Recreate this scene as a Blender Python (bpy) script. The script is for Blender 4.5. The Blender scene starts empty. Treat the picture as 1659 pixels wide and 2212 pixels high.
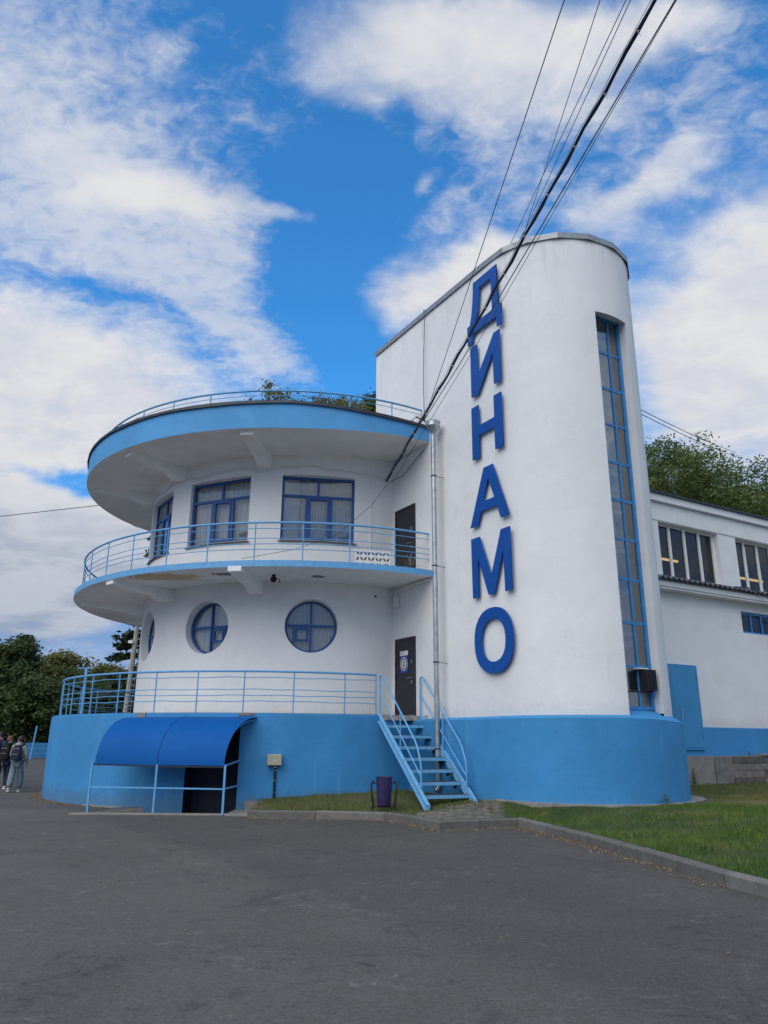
import bpy, bmesh, math, random
import numpy as np
from mathutils import Vector, Matrix, Euler
random.seed(7); rng = np.random.default_rng(7)
R_ = math.radians
S = bpy.context.scene
COL = S.collection

# ---------------------------------------------------------------- camera
PITCH, ROLL, EYE = .2943, .0057, 1.6
cd = bpy.data.cameras.new('camera'); cam = bpy.data.objects.new('camera', cd); COL.objects.link(cam)
cd.sensor_fit = 'HORIZONTAL'; cd.sensor_width = 36; cd.lens = 1622.43/1659*36
cd.clip_start = .05; cd.clip_end = 3000
_r = Vector((1, 0, 0)); _u = Vector((0, -math.sin(PITCH), math.cos(PITCH))); _f = Vector((0, math.cos(PITCH), math.sin(PITCH)))
_r2 = _r*math.cos(ROLL)+_u*math.sin(ROLL); _u2 = -_r*math.sin(ROLL)+_u*math.cos(ROLL)
M = Matrix((( _r2.x, _u2.x, -_f.x, 0), (_r2.y, _u2.y, -_f.y, 0), (_r2.z, _u2.z, -_f.z, EYE), (0, 0, 0, 1)))
cam.matrix_world = M
S.camera = cam
S.view_settings.view_transform = 'Standard'; S.view_settings.look = 'None'
S.view_settings.gamma = 1; S.view_settings.use_curve_mapping = False
S.view_settings.exposure = 0.0

# ---------------------------------------------------------------- light
SUN_AZ, SUN_EL = R_(212), R_(44)      # azimuth clockwise from +Y
sd = bpy.data.lights.new('sun', 'SUN'); sun = bpy.data.objects.new('sun', sd); COL.objects.link(sun)
sd.energy = 2.0; sd.angle = R_(60); sd.color = (1, .94, .85)
sdir = Vector((math.sin(SUN_AZ)*math.cos(SUN_EL), math.cos(SUN_AZ)*math.cos(SUN_EL), math.sin(SUN_EL)))
sun.rotation_euler = (-sdir).to_track_quat('-Z', 'Y').to_euler()
sun.location = (-20, -30, 40)

# ---------------------------------------------------------------- world: Nishita sky with procedural clouds laid out by direction
world = bpy.data.worlds.new('World'); S.world = world; world.use_nodes = True
wt = world.node_tree; wt.nodes.clear()
def N(t, typ, **kw):
    n = t.nodes.new(typ)
    for k, v in kw.items(): setattr(n, k, v)
    return n
def MATH(t, op, a, b=None, c=None, clamp=False):
    n = t.nodes.new('ShaderNodeMath'); n.operation = op; n.use_clamp = clamp
    for i, v in enumerate((a, b, c)):
        if v is None: continue
        if isinstance(v, (int, float)): n.inputs[i].default_value = v
        else: t.links.new(v, n.inputs[i])
    return n.outputs[0]
def RAMP(t, x, a, b, c=0., d=1., smooth=True):
    n = t.nodes.new('ShaderNodeMapRange'); n.clamp = True
    n.interpolation_type = 'SMOOTHSTEP' if smooth else 'LINEAR'
    t.links.new(x, n.inputs[0])
    for i, v in enumerate((a, b, c, d)): n.inputs[i+1].default_value = v
    return n.outputs[0]
def MIXC(t, f, a, b, mode='MIX'):
    n = t.nodes.new('ShaderNodeMix'); n.data_type = 'RGBA'; n.blend_type = mode
    for s, v in ((n.inputs[0], f), (n.inputs[6], a), (n.inputs[7], b)):
        if isinstance(v, (int, float)): s.default_value = v
        elif isinstance(v, tuple): s.default_value = (*v, 1)[:4]
        else: t.links.new(v, s)
    return n.outputs[2]
def NOISE(t, vec, scale, detail=4, rough=.55, dist=0., lac=2.):
    n = t.nodes.new('ShaderNodeTexNoise'); n.inputs['Scale'].default_value = scale
    n.inputs['Detail'].default_value = detail; n.inputs['Roughness'].default_value = rough
    n.inputs['Distortion'].default_value = dist; n.inputs['Lacunarity'].default_value = lac
    if vec is not None: t.links.new(vec, n.inputs['Vector'])
    return n.outputs['Fac']
def build_world():
    t = wt; L = t.links.new
    out = N(t, 'ShaderNodeOutputWorld'); bg = N(t, 'ShaderNodeBackground'); bg.inputs[1].default_value = 1.07
    sky = N(t, 'ShaderNodeTexSky', sky_type='NISHITA'); sky.sun_disc = False
    sky.sun_elevation = SUN_EL; sky.sun_rotation = SUN_AZ
    sky.air_density = 1.0; sky.dust_density = .3; sky.ozone_density = 3.0; sky.altitude = 200
    tc = N(t, 'ShaderNodeTexCoord'); D = tc.outputs['Generated']
    sep = N(t, 'ShaderNodeSeparateXYZ'); L(D, sep.inputs[0])
    # blue of the clear sky (strength .1 and a little more saturation)
    sk = MIXC(t, 1., sky.outputs[0], (.105*.50, .105*1.55, .105*2.15), 'MULTIPLY')
    sk = MIXC(t, 1., sk, (.088, .345, .82), 'DARKEN')
    # cloud layer coordinates
    dz = MATH(t, 'ADD', MATH(t, 'MAXIMUM', sep.outputs[2], 0.), .22)
    cx = MATH(t, 'DIVIDE', sep.outputs[0], dz); cy = MATH(t, 'DIVIDE', sep.outputs[1], dz)
    comb = N(t, 'ShaderNodeCombineXYZ'); L(cx, comb.inputs[0]); L(cy, comb.inputs[1])
    # stretch and turn so that streaks run from the lower right to the upper left
    mp = N(t, 'ShaderNodeMapping'); mp.inputs['Rotation'].default_value = (0, 0, R_(35)); mp.inputs['Scale'].default_value = (1., 1.3, 1)
    L(comb.outputs[0], mp.inputs[0])
    V = mp.outputs[0]
    n1 = NOISE(t, V, 2.4, 9, .60, .35)
    n2 = NOISE(t, V, 9., 7, .62, .5)
    n3 = NOISE(t, V, 30., 4, .6, .6)
    warpn = t.nodes.new('ShaderNodeTexNoise'); warpn.inputs['Scale'].default_value = 5.; warpn.inputs['Detail'].default_value = 5
    L(D, warpn.inputs['Vector'])
    wsub = N(t, 'ShaderNodeVectorMath', operation='SUBTRACT'); L(warpn.outputs['Color'], wsub.inputs[0]); wsub.inputs[1].default_value = (.5, .5, .5)
    wsc = N(t, 'ShaderNodeVectorMath', operation='SCALE'); L(wsub.outputs[0], wsc.inputs[0]); wsc.inputs[3].default_value = .16
    wad = N(t, 'ShaderNodeVectorMath', operation='ADD'); L(D, wad.inputs[0]); L(wsc.outputs[0], wad.inputs[1])
    DW = wad.outputs[0]
    def blobs(lst):
        field = None
        for (az, el, s1, s2, rot, w) in lst:
            a, e = R_(az), R_(el)
            c = Vector((math.sin(a)*math.cos(e), math.cos(a)*math.cos(e), math.sin(e)))
            rt = Vector((math.cos(a), -math.sin(a), 0)); up = Vector((-math.sin(a)*math.sin(e), -math.cos(a)*math.sin(e), math.cos(e)))
            ax = rt*math.cos(R_(rot))+up*math.sin(R_(rot)); bx = -rt*math.sin(R_(rot))+up*math.cos(R_(rot))
            m = N(t, 'ShaderNodeVectorMath', operation='SUBTRACT'); L(DW, m.inputs[0]); m.inputs[1].default_value = c
            d1 = N(t, 'ShaderNodeVectorMath', operation='DOT_PRODUCT'); L(m.outputs[0], d1.inputs[0]); d1.inputs[1].default_value = ax/math.tan(R_(s1))
            d2 = N(t, 'ShaderNodeVectorMath', operation='DOT_PRODUCT'); L(m.outputs[0], d2.inputs[0]); d2.inputs[1].default_value = bx/math.tan(R_(s2))
            d3 = N(t, 'ShaderNodeVectorMath', operation='DOT_PRODUCT'); L(m.outputs[0], d3.inputs[0]); d3.inputs[1].default_value = c*1.5
            q = MATH(t, 'MULTIPLY', d1.outputs['Value'], d1.outputs['Value'])
            q = MATH(t, 'MULTIPLY_ADD', d2.outputs['Value'], d2.outputs['Value'], q)
            q = MATH(t, 'MULTIPLY_ADD', d3.outputs['Value'], d3.outputs['Value'], q)
            g = MATH(t, 'MULTIPLY', MATH(t, 'EXPONENT', MATH(t, 'MULTIPLY', q, -1.)), w)
            field = g if field is None else MATH(t, 'ADD', field, g)
        return field
    FA = MATH(t, 'MINIMUM', blobs(CLOUDS), 1.3); FB = MATH(t, 'MINIMUM', blobs(VEIL), 1.1)
    # outside the view thicker cloud is added so the light turns less blue
    fwd = RAMP(t, sep.outputs[1], .35, .62, 1., 0.)
    FA = MATH(t, 'MULTIPLY_ADD', fwd, .70, FA); FB = MATH(t, 'MULTIPLY_ADD', fwd, .45, FB)
    nn = MATH(t, 'MULTIPLY_ADD', MATH(t, 'SUBTRACT', n1, .5), 1.15, MATH(t, 'MULTIPLY', MATH(t, 'SUBTRACT', n2, .5), .62))
    nn = MATH(t, 'MULTIPLY_ADD', MATH(t, 'SUBTRACT', n3, .5), .28, nn)
    f = MATH(t, 'ADD', FA, nn)
    dens = RAMP(t, f, .10, 1.20)
    fb = MATH(t, 'ADD', FB, MATH(t, 'MULTIPLY_ADD', MATH(t, 'SUBTRACT', n2, .5), 1.3, MATH(t, 'MULTIPLY_ADD', MATH(t, 'SUBTRACT', n3, .5), 1.3, MATH(t, 'MULTIPLY', MATH(t, 'SUBTRACT', n1, .5), .6))))
    veil = RAMP(t, fb, .10, 1.30, 0., .70)
    keep = MATH(t, 'MULTIPLY', MATH(t, 'SUBTRACT', 1., dens), MATH(t, 'SUBTRACT', 1., veil))
    dens = MATH(t, 'SUBTRACT', 1., keep)
    # low sky: haze and distant cloud
    hz = RAMP(t, sep.outputs[2], .0, .30, 1., 0.)
    dens = MATH(t, 'MAXIMUM', dens, MATH(t, 'MULTIPLY', hz, .85))
    # cloud shade: white tops, grey blue undersides, greyer towards the horizon
    shade = RAMP(t, MATH(t, 'MULTIPLY_ADD', n1, .6, MATH(t, 'MULTIPLY', n2, .4)), .38, .60, 0., 1.)
    white = MIXC(t, shade, (.585, .61, .68), (.715, .722, .742))
    low = RAMP(t, sep.outputs[2], .13, .37, 1., 0.)
    lowc = MIXC(t, RAMP(t, n1, .4, .6), (.26, .32, .44), (.44, .48, .57))
    white = MIXC(t, MATH(t, 'MULTIPLY', low, .95), white, lowc)
    col = MIXC(t, dens, sk, white)
    L(col, bg.inputs[0]); L(bg.outputs[0], out.inputs[0])
# azimuth (right +), elevation, half widths along / across, turn, weight
CLOUDS = [
 (-26.8, 18.1, 13.6, 9.8, -18, 1.25),
 (-18.6, 23.9, 7.6, 3.5, -23, 0.65),
 (-30.1, 27.5, 5.3, 3.4, -19, 0.6),
 (-24.5, 10.0, 16.8, 4.7, 5, 0.7),
 (-16.1, 38.0, 7.3, 1.3, -1, 0.95),
 (-7.6, 37.5, 3.6, 0.9, -19, 0.75),
 (-21.2, 38.2, 3.9, 2.1, 4, 0.45),
 (9.8, 49.5, 9.8, 2.9, -11, 1.1),
 (2.9, 47.1, 7.3, 3.0, -19, 0.65),
 (-6.0, 45.9, 2.9, 2.0, -18, 0.5),
 (-1.9, 44.2, 1.8, 1.5, -45, 0.5),
 (15.0, 44.8, 6.0, 3.4, -1, 0.6),
 (25.2, 47.4, 5.7, 1.8, -19, 0.7),
 (22.5, 38.4, 4.8, 1.4, 14, 0.8),
 (18.2, 37.5, 2.0, 1.2, 9, 0.4),
 (17.5, 42.0, 3.3, 1.8, 18, 0.3),
 (29.1, 29.6, 7.4, 5.8, 16, 1.3),
 (26.1, 22.7, 7.6, 7.0, -10, 1.1),
 (5.4, 34.6, 3.7, 2.0, 21, 1.15),
 (0.7, 32.4, 2.8, 2.3, 29, 0.65),
 (9.3, 35.8, 1.9, 1.3, 14, 0.5),
 (17.6, 36.0, 3.7, 0.8, -10, 0.4),
 (2.0, 40.6, 1.3, 0.8, 18, 0.55),
 (4.5, 38.7, 2.2, 1.1, 31, 0.38),
 (-32.9, 43.6, 5.0, 6.7, 24, 0.5),
 (-5.8, 33.4, 3.7, 7.7, 13, -0.8),
 (1.1, 43.3, 3.5, 1.2, -18, -0.5),
 (12.6, 41.8, 2.8, 1.7, -8, -0.4),
 (-9.2, 42.0, 3.5, 2.6, 6, -0.3),
 (-22.7, 30.7, 9.0, 0.8, -18, -1.1),
 (-23.5, 17.0, 4.0, 0.8, 3, -1.6),
 (18.0, 39.6, 1.8, 1.7, -11, -0.2),
]
VEIL = [
 (-25.5, 35.3, 13.0, 7.1, -5, 0.86),
 (-14.5, 33.6, 6.1, 5.3, -27, 0.85),
 (-10.6, 28.1, 5.8, 2.0, -17, 0.8),
 (-18.1, 46.1, 8.7, 2.8, -7, 0.34),
 (-29.5, 41.2, 7.3, 7.1, 21, 0.6),
 (17.4, 41.2, 8.7, 5.1, 8, 0.45),
 (29.2, 41.5, 4.4, 4.6, -20, 0.45),
 (10.3, 39.1, 4.8, 3.8, 23, 0.35),
 (2.9, 43.3, 4.7, 2.9, -2, 0.25),
 (-5.3, 32.8, 3.6, 8.1, 15, -1.0),
 (-22.7, 30.7, 8.7, 0.6, -18, -0.5),
 (-2.3, 39.8, 3.6, 2.4, 2, -0.5),
]
build_world()

# ---------------------------------------------------------------- geometry data (metres)
AL = .5359
E = np.array([math.cos(AL), math.sin(AL)]); DF = np.array([-math.sin(AL), math.cos(AL)])
T = np.array([4.545, 18.136]); TW = 2.074; TL = 5.95
C = (-2.734, 25.514); RD = 5.2
CP = (-3.52, 25.38); RP = 6.7
CB = (-2.62, 25.95); RB = 7.56
CR = (-2.87, 25.48); RR = 7.19
ZT, ZB0, ZB1, ZTOP = 2.2, 5.74, 5.90, 13.74
SW = 3.0
def ls(l, s, z): p = T+E*l+DF*s; return (float(p[0]), float(p[1]), z)
def pol(c, r, a, z): return (c[0]+r*math.cos(R_(a)), c[1]+r*math.sin(R_(a)), z)

# ---------------------------------------------------------------- mesh helpers
class MB:
    def __init__(s): s.v = []; s.f = []
    def add(s, V, F):
        o = len(s.v); s.v += [tuple(map(float, p)) for p in V]; s.f += [tuple(i+o for i in f) for f in F]; return s
    def box(s, c, d, rz=0., m=None):
        hx, hy, hz = d[0]/2, d[1]/2, d[2]/2; ca, sa = math.cos(rz), math.sin(rz)
        V = []
        for z in (-hz, hz):
            for x, y in ((-hx, -hy), (hx, -hy), (hx, hy), (-hx, hy)):
                p = Vector((x, y, z))
                if m is not None: p = m @ p
                V.append((c[0]+p.x*ca-p.y*sa, c[1]+p.x*sa+p.y*ca, c[2]+p.z))
        return s.add(V, [(3, 2, 1, 0), (4, 5, 6, 7), (0, 1, 5, 4), (1, 2, 6, 5), (2, 3, 7, 6), (3, 0, 4, 7)])
    def bar(s, a, b, w, h, up=(0, 0, 1)):
        a = Vector(a); b = Vector(b); d = (b-a).normalized(); up = Vector(up)
        x = d.cross(up)
        if x.length < 1e-4: x = Vector((1, 0, 0))
        x.normalize(); y = x.cross(d).normalized()
        V = []
        for p in (a, b):
            for i, j in ((-1, -1), (1, -1), (1, 1), (-1, 1)): V.append(p+x*i*w/2+y*j*h/2)
        return s.add(V, [(0, 1, 2, 3), (7, 6, 5, 4), (0, 4, 5, 1), (1, 5, 6, 2), (2, 6, 7, 3), (3, 7, 4, 0)])
    def tube(s, P, r, n=8, caps=True):
        P = [Vector(p) for p in P]; m = len(P); rr = r if hasattr(r, '__len__') else [r]*m
        V = []; px = None
        for i, p in enumerate(P):
            d = (P[min(i+1, m-1)]-P[max(i-1, 0)])
            d = d.normalized() if d.length > 1e-9 else Vector((0, 0, 1))
            if px is None:
                px = d.orthogonal().normalized()
            else:
                px = (px-d*px.dot(d)); px = px.normalized() if px.length > 1e-6 else d.orthogonal().normalized()
            py = d.cross(px)
            for k in range(n):
                a = 2*math.pi*k/n; V.append(p+(px*math.cos(a)+py*math.sin(a))*rr[i])
        F = []
        for i in range(m-1):
            for k in range(n):
                k2 = (k+1) % n; F.append((i*n+k, i*n+k2, (i+1)*n+k2, (i+1)*n+k))
        if caps: F.append(tuple(range(n-1, -1, -1))); F.append(tuple((m-1)*n+k for k in range(n)))
        return s.add(V, F)
    def lathe(s, c, prof, n=24, a0=0., a1=360., closed=None):
        full = abs(a1-a0) >= 359.9; m = len(prof); cols = n if full else n+1; V = []
        for i in range(cols):
            a = R_(a0+(a1-a0)*i/n)
            for r, z in prof: V.append((c[0]+r*math.cos(a), c[1]+r*math.sin(a), c[2]+z))
        F = []
        for i in range(n):
            j = (i+1) % cols
            for k in range(m-1): F.append((i*m+k, j*m+k, j*m+k+1, i*m+k+1))
        return s.add(V, F)
    def prism(s, poly, z0, z1):
        n = len(poly); V = [(p[0], p[1], z0) for p in poly]+[(p[0], p[1], z1) for p in poly]
        F = [tuple(range(n-1, -1, -1)), tuple(range(n, 2*n))]+[(i, (i+1) % n, (i+1) % n+n, i+n) for i in range(n)]
        return s.add(V, F)
def setp(o, label=None, cat=None, group=None, kind=None):
    if label: o['label'] = label
    if cat: o['category'] = cat
    if group: o['group'] = group
    if kind: o['kind'] = kind
    return o
def thing(name, loc, label, cat, group=None):
    o = bpy.data.objects.new(name, None); COL.objects.link(o); o.location = loc; o.empty_display_size = .3
    return setp(o, label, cat, group)
def rootloc(p):
    l = Vector((0, 0, 0))
    while p is not None: l += Vector(p.location); p = p.parent
    return l
def link_mesh(name, me, parent=None, loc=None, rot=None):
    o = bpy.data.objects.new(name, me); COL.objects.link(o)
    if parent is not None: o.parent = parent
    if loc is not None: o.location = Vector(loc)-rootloc(parent)
    if rot is not None: o.rotation_euler = rot
    return o
def fixn(me):
    bm = bmesh.new(); bm.from_mesh(me); bmesh.ops.recalc_face_normals(bm, faces=bm.faces); bm.to_mesh(me); bm.free()
def obj(name, mb, mat, parent=None, smooth=False, recalc=True, bevel=0, label=None, kind=None, origin=None):
    """world-space builder -> one object; with a parent the vertices are stored relative to it"""
    off = rootloc(parent) if parent is not None else (Vector(origin) if origin is not None else Vector((0, 0, 0)))
    me = bpy.data.meshes.new(name)
    me.from_pydata([(p[0]-off.x, p[1]-off.y, p[2]-off.z) for p in mb.v], [], mb.f)
    if recalc: fixn(me)
    for m in (mat if isinstance(mat, (list, tuple)) else [mat]): me.materials.append(m)
    if smooth:
        me.polygons.foreach_set('use_smooth', [True]*len(me.polygons))
        try: me.set_sharp_from_angle(angle=R_(35))
        except Exception: pass
    me.update()
    o = bpy.data.objects.new(name, me); COL.objects.link(o)
    if parent is not None: o.parent = parent
    elif origin is not None: o.location = off
    if bevel:
        b = o.modifiers.new('bevel', 'BEVEL'); b.width = bevel; b.segments = 2; b.limit_method = 'ANGLE'; b.angle_limit = R_(40)
    if label: o['label'] = label
    if kind: o['kind'] = kind
    return o
def me_of(name, mb, mat, smooth=False):
    me = bpy.data.meshes.new(name); me.from_pydata(mb.v, [], mb.f); fixn(me); me.materials.append(mat)
    if smooth:
        me.polygons.foreach_set('use_smooth', [True]*len(me.polygons))
        try: me.set_sharp_from_angle(angle=R_(35))
        except Exception: pass
    return me
def flat2d(outlines, depth, res=1):
    """2D outlines with holes -> extruded mesh in XY, thickness along Z (0..depth)"""
    cu = bpy.data.curves.new('outline', 'CURVE'); cu.dimensions = '2D'; cu.fill_mode = 'BOTH'; cu.extrude = depth/2
    for pts in outlines:
        sp = cu.splines.new('POLY'); sp.points.add(len(pts)-1); sp.use_cyclic_u = True
        for i, p in enumerate(pts): sp.points[i].co = (p[0], p[1], 0, 1)
    o = bpy.data.objects.new('outline', cu); COL.objects.link(o)
    dg = bpy.context.evaluated_depsgraph_get(); me = bpy.data.meshes.new_from_object(o.evaluated_get(dg))
    bpy.data.objects.remove(o); bpy.data.curves.remove(cu)
    return me

# ---------------------------------------------------------------- materials
def mat(name, base, rough=.8, var=.08, vscale=3., bump=0., bscale=40., metal=0., spec=.4, dirt=None, dscale=1.2, dthr=(.55, .75), coat=0., extra=None, fine=0.):
    m = bpy.data.materials.new(name); m.use_nodes = True; t = m.node_tree
    b = t.nodes['Principled BSDF']; tc = N(t, 'ShaderNodeNewGeometry'); P = tc.outputs['Position']
    b.inputs['Roughness'].default_value = rough; b.inputs['Metallic'].default_value = metal
    b.inputs['Specular IOR Level'].default_value = spec
    col = None
    n = NOISE(t, P, vscale, 6, .6)
    lo = tuple(max(0, c*(1-var)) for c in base); hi = tuple(min(1, c*(1+var)) for c in base)
    col = MIXC(t, RAMP(t, n, .3, .7), lo, hi)
    if dirt:
        d = NOISE(t, P, dscale, 7, .68, .4)
        col = MIXC(t, MATH(t, 'MULTIPLY', RAMP(t, d, *dthr), dirt[3] if len(dirt) > 3 else .6), col, tuple(dirt[:3]))
    if fine:
        fn = NOISE(t, P, 140., 3, .7)
        col = MIXC(t, fine, col, MIXC(t, RAMP(t, fn, .3, .7), (.4, .4, .4), (.62, .62, .62)), 'OVERLAY')
    if extra: col = extra(t, P, col)
    t.links.new(col, b.inputs['Base Color'])
    if coat: b.inputs['Coat Weight'].default_value = coat
    if bump:
        bn = N(t, 'ShaderNodeBump'); bn.inputs['Strength'].default_value = bump; bn.inputs['Distance'].default_value = .02
        hh = MATH(t, 'MULTIPLY_ADD', NOISE(t, P, bscale, 5, .6), .5, MATH(t, 'MULTIPLY', NOISE(t, P, bscale/12, 4, .55), 1.6))
        t.links.new(hh, bn.inputs['Height']); t.links.new(bn.outputs[0], b.inputs['Normal'])
    return m
def streaks(col2, amt, sx=2.2, sz=.25, thr=(.55, .8)):
    def f(t, P, col):
        mp = N(t, 'ShaderNodeMapping'); mp.inputs['Scale'].default_value = (sx, sx, sz); t.links.new(P, mp.inputs[0])
        n = NOISE(t, mp.outputs[0], 1.6, 7, .65)
        return MIXC(t, MATH(t, 'MULTIPLY', RAMP(t, n, *thr), amt), col, col2)
    return f
def plinth_extra(t, P, col):
    col = streaks((.16, .40, .62), .4)(t, P, col)
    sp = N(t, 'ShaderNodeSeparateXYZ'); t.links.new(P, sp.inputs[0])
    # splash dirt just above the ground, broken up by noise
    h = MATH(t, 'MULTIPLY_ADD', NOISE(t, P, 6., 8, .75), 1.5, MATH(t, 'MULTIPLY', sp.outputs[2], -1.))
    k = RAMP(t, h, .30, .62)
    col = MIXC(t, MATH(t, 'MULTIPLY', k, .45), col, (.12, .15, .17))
    n = NOISE(t, P, 7., 8, .7)
    col = MIXC(t, RAMP(t, n, .62, .66, 0, .35), col, (.10, .25, .42))
    return MIXC(t, MATH(t, 'MULTIPLY', RAMP(t, NOISE(t, P, 16., 8, .75), .64, .66, 0, .7), RAMP(t, NOISE(t, P, .9, 2), .52, .6)), col, (.36, .40, .42))
def plaster_extra(t, P, col):
    col = streaks((.60, .60, .56), .30)(t, P, col)
    # patched areas in a slightly different white
    col = MIXC(t, RAMP(t, NOISE(t, P, .45, 3, .5, .8), .53, .56, 0, .16), col, (.70, .715, .71))
    # hairline cracks, only here and there
    wv = N(t, 'ShaderNodeVectorMath', operation='SCALE'); t.links.new(P, wv.inputs[0]); wv.inputs[3].default_value = 1.
    wn = t.nodes.new('ShaderNodeTexNoise'); wn.inputs['Scale'].default_value = 3.; wn.inputs['Detail'].default_value = 5; t.links.new(P, wn.inputs['Vector'])
    ad = N(t, 'ShaderNodeVectorMath', operation='MULTIPLY_ADD'); t.links.new(wn.outputs['Color'], ad.inputs[0]); ad.inputs[1].default_value = (.5, .5, .5); t.links.new(P, ad.inputs[2])
    vo = N(t, 'ShaderNodeTexVoronoi', feature='DISTANCE_TO_EDGE'); vo.inputs['Scale'].default_value = .8; t.links.new(ad.outputs[0], vo.inputs['Vector'])
    k = MATH(t, 'MULTIPLY', RAMP(t, vo.outputs['Distance'], .008, .002), RAMP(t, NOISE(t, P, .7, 3), .55, .60, 0, .20))
    col = MIXC(t, k, col, (.36, .36, .34))
    # run-off below the parapet, broken into dirty drips
    sp = N(t, 'ShaderNodeSeparateXYZ'); t.links.new(P, sp.inputs[0])
    mp = N(t, 'ShaderNodeMapping'); mp.inputs['Scale'].default_value = (3.2, 3.2, .12); t.links.new(P, mp.inputs[0])
    dr = RAMP(t, MATH(t, 'MULTIPLY_ADD', sp.outputs[2], .22, MATH(t, 'MULTIPLY', NOISE(t, mp.outputs[0], 2.2, 6, .7), 2.2)), 3.92, 4.5, 0, .35)
    col = MIXC(t, dr, col, (.50, .50, .47))
    # grime where the wall meets the terrace
    gr = RAMP(t, MATH(t, 'MULTIPLY_ADD', NOISE(t, P, 5., 6, .7), .7, MATH(t, 'MULTIPLY', sp.outputs[2], -1.)), -2.15, -1.72, 0, .35)
    return MIXC(t, gr, col, (.48, .46, .42))
WHITE = mat('white_plaster', (.80, .805, .80), .9, .035, .9, .35, 30., dirt=(.60, .60, .57, .22), dscale=.7, dthr=(.5, .8), extra=plaster_extra)
SOFFIT = mat('white_soffit', (.86, .86, .84), .9, .04, 1.4, .2, 30., dirt=(.55, .54, .52, .4), dscale=.6)
def peel(t, P, col):
    # paint peeled off two places under the balcony: ochre render with black cracks
    for (x, y, sx, sy, colr, thr) in ((-5.9, 19.75, 1.25, .55, (.48, .30, .15), (.40, .52)), (-4.2, 19.35, .42, .25, (.03, .03, .028), (.50, .52)), (-1.75, 19.62, .26, .20, (.03, .03, .028), (.48, .50))):
        d = N(t, 'ShaderNodeVectorMath', operation='SUBTRACT'); t.links.new(P, d.inputs[0]); d.inputs[1].default_value = (x, y, ZB0)
        s = N(t, 'ShaderNodeVectorMath', operation='MULTIPLY'); t.links.new(d.outputs[0], s.inputs[0]); s.inputs[1].default_value = (1/sx, 1/sy, .5)
        l = N(t, 'ShaderNodeVectorMath', operation='LENGTH'); t.links.new(s.outputs[0], l.inputs[0])
        m = MATH(t, 'SUBTRACT', 1.25, l.outputs['Value'])
        m = MATH(t, 'MULTIPLY_ADD', MATH(t, 'SUBTRACT', NOISE(t, P, 6., 7, .7), .5), 2.2, m)
        k = RAMP(t, m, thr[0], thr[1], 0, .8)
        col = MIXC(t, k, col, MIXC(t, RAMP(t, NOISE(t, P, 14, 6, .7), .35, .65), colr, tuple(min(1, c*1.55) for c in colr)))
    return col
BALSOF = mat('balcony_soffit', (.84, .83, .81), .9, .05, 1.4, .3, 30., dirt=(.52, .49, .44, .4), dscale=.8, extra=peel)
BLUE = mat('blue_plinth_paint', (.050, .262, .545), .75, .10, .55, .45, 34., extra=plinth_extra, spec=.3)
FASCIA = mat('blue_fascia_paint', (.092, .335, .64), .7, .08, .8, .2, 34., dirt=(.16, .42, .70, .5), spec=.3)
RAILB = mat('light_blue_enamel', (.125, .38, .68), .45, .10, 9., dirt=(.10, .22, .34, .5), dscale=9, dthr=(.6, .75), spec=.5)
STAIRB = mat('worn_blue_enamel', (.16, .42, .68), .5, .10, 9., dirt=(.10, .09, .09, .7), dscale=7, dthr=(.62, .70), spec=.5)
RUST = mat('rusty_dark_metal', (.045, .03, .03), .9, .3, 14., .4, 60., dirt=(.12, .05, .03, .6), dscale=12)
FRAME = mat('deep_blue_frame', (.010, .080, .29), .4, .06, 4., spec=.5)
FRAME2 = mat('mid_blue_frame', (.045, .235, .53), .5, .1, 5., dirt=(.2, .4, .6, .5), dscale=12, spec=.4)
LETTER = mat('letter_blue', (.006, .080, .35), .45, .04, 3., spec=.25)
CANOPY = mat('canopy_blue', (.001, .098, .36), .6, .05, 1.2, .12, 9., spec=.15)
DARKDOOR = mat('charcoal_steel_door', (.025, .026, .035), .55, .1, 8., spec=.4)
BLUEDOOR = mat('blue_painted_door', (.050, .275, .545), .55, .06, 2., .1, 20.)
CHROME = mat('brushed_metal', (.55, .55, .56), .3, .05, 10., metal=1.)
ZINC = mat('galvanised_pipe', (.42, .45, .46), .42, .2, 6., .1, 20., metal=.75, dirt=(.25, .24, .22, .6), dscale=5)
FLASH = mat('grey_sheet_flashing', (.30, .32, .34), .45, .15, 6., metal=.5)
DFLASH = mat('dark_sheet_flashing', (.045, .05, .06), .5, .2, 6., metal=.4)
BLACK = mat('black_rubber', (.012, .012, .014), .6, .2, 9.)
CABLE = mat('black_cable', (.014, .022, .055), .5, .2, 9.)
WIRE = mat('thin_wire', (.05, .055, .07), .5, .1, 9.)
TIE = mat('white_tie', (.6, .6, .58), .6)
CONC = mat('concrete', (.25, .24, .215), .9, .12, 4., .6, 40., dirt=(.14, .14, .12, .7), dscale=3.)
CURBM = mat('curb_concrete', (.135, .130, .120), .9, .14, 5., .6, 50., dirt=(.10, .10, .09, .6), dscale=2.5, fine=.6)
CURBM2 = mat('curb_concrete_pale', (.175, .168, .155), .9, .14, 5., .6, 50., dirt=(.13, .13, .11, .6), dscale=2.5, fine=.6)
STONE = mat('weathered_block', (.20, .18, .155), .95, .25, 5., .9, 25., dirt=(.07, .065, .055, .8), dscale=2.2)
STONE2 = mat('weathered_block_dark', (.12, .11, .10), .95, .25, 5., .9, 25., dirt=(.05, .045, .04, .8), dscale=2.2)
SLATE = mat('corrugated_slate', (.13, .145, .17), .8, .2, 4., .3, 30.)
PURPLE = mat('purple_bin', (.042, .030, .115), .45, .15, 6., dirt=(.03, .03, .06, .5), dscale=9)
BOXM = mat('cream_plastic', (.42, .40, .29), .5, .05, 6.)
PVC = mat('white_pvc', (.78, .78, .77), .5, .04, 8.)
CURT = mat('net_curtain', (.80, .81, .82), .9, .05, 6.)
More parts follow.
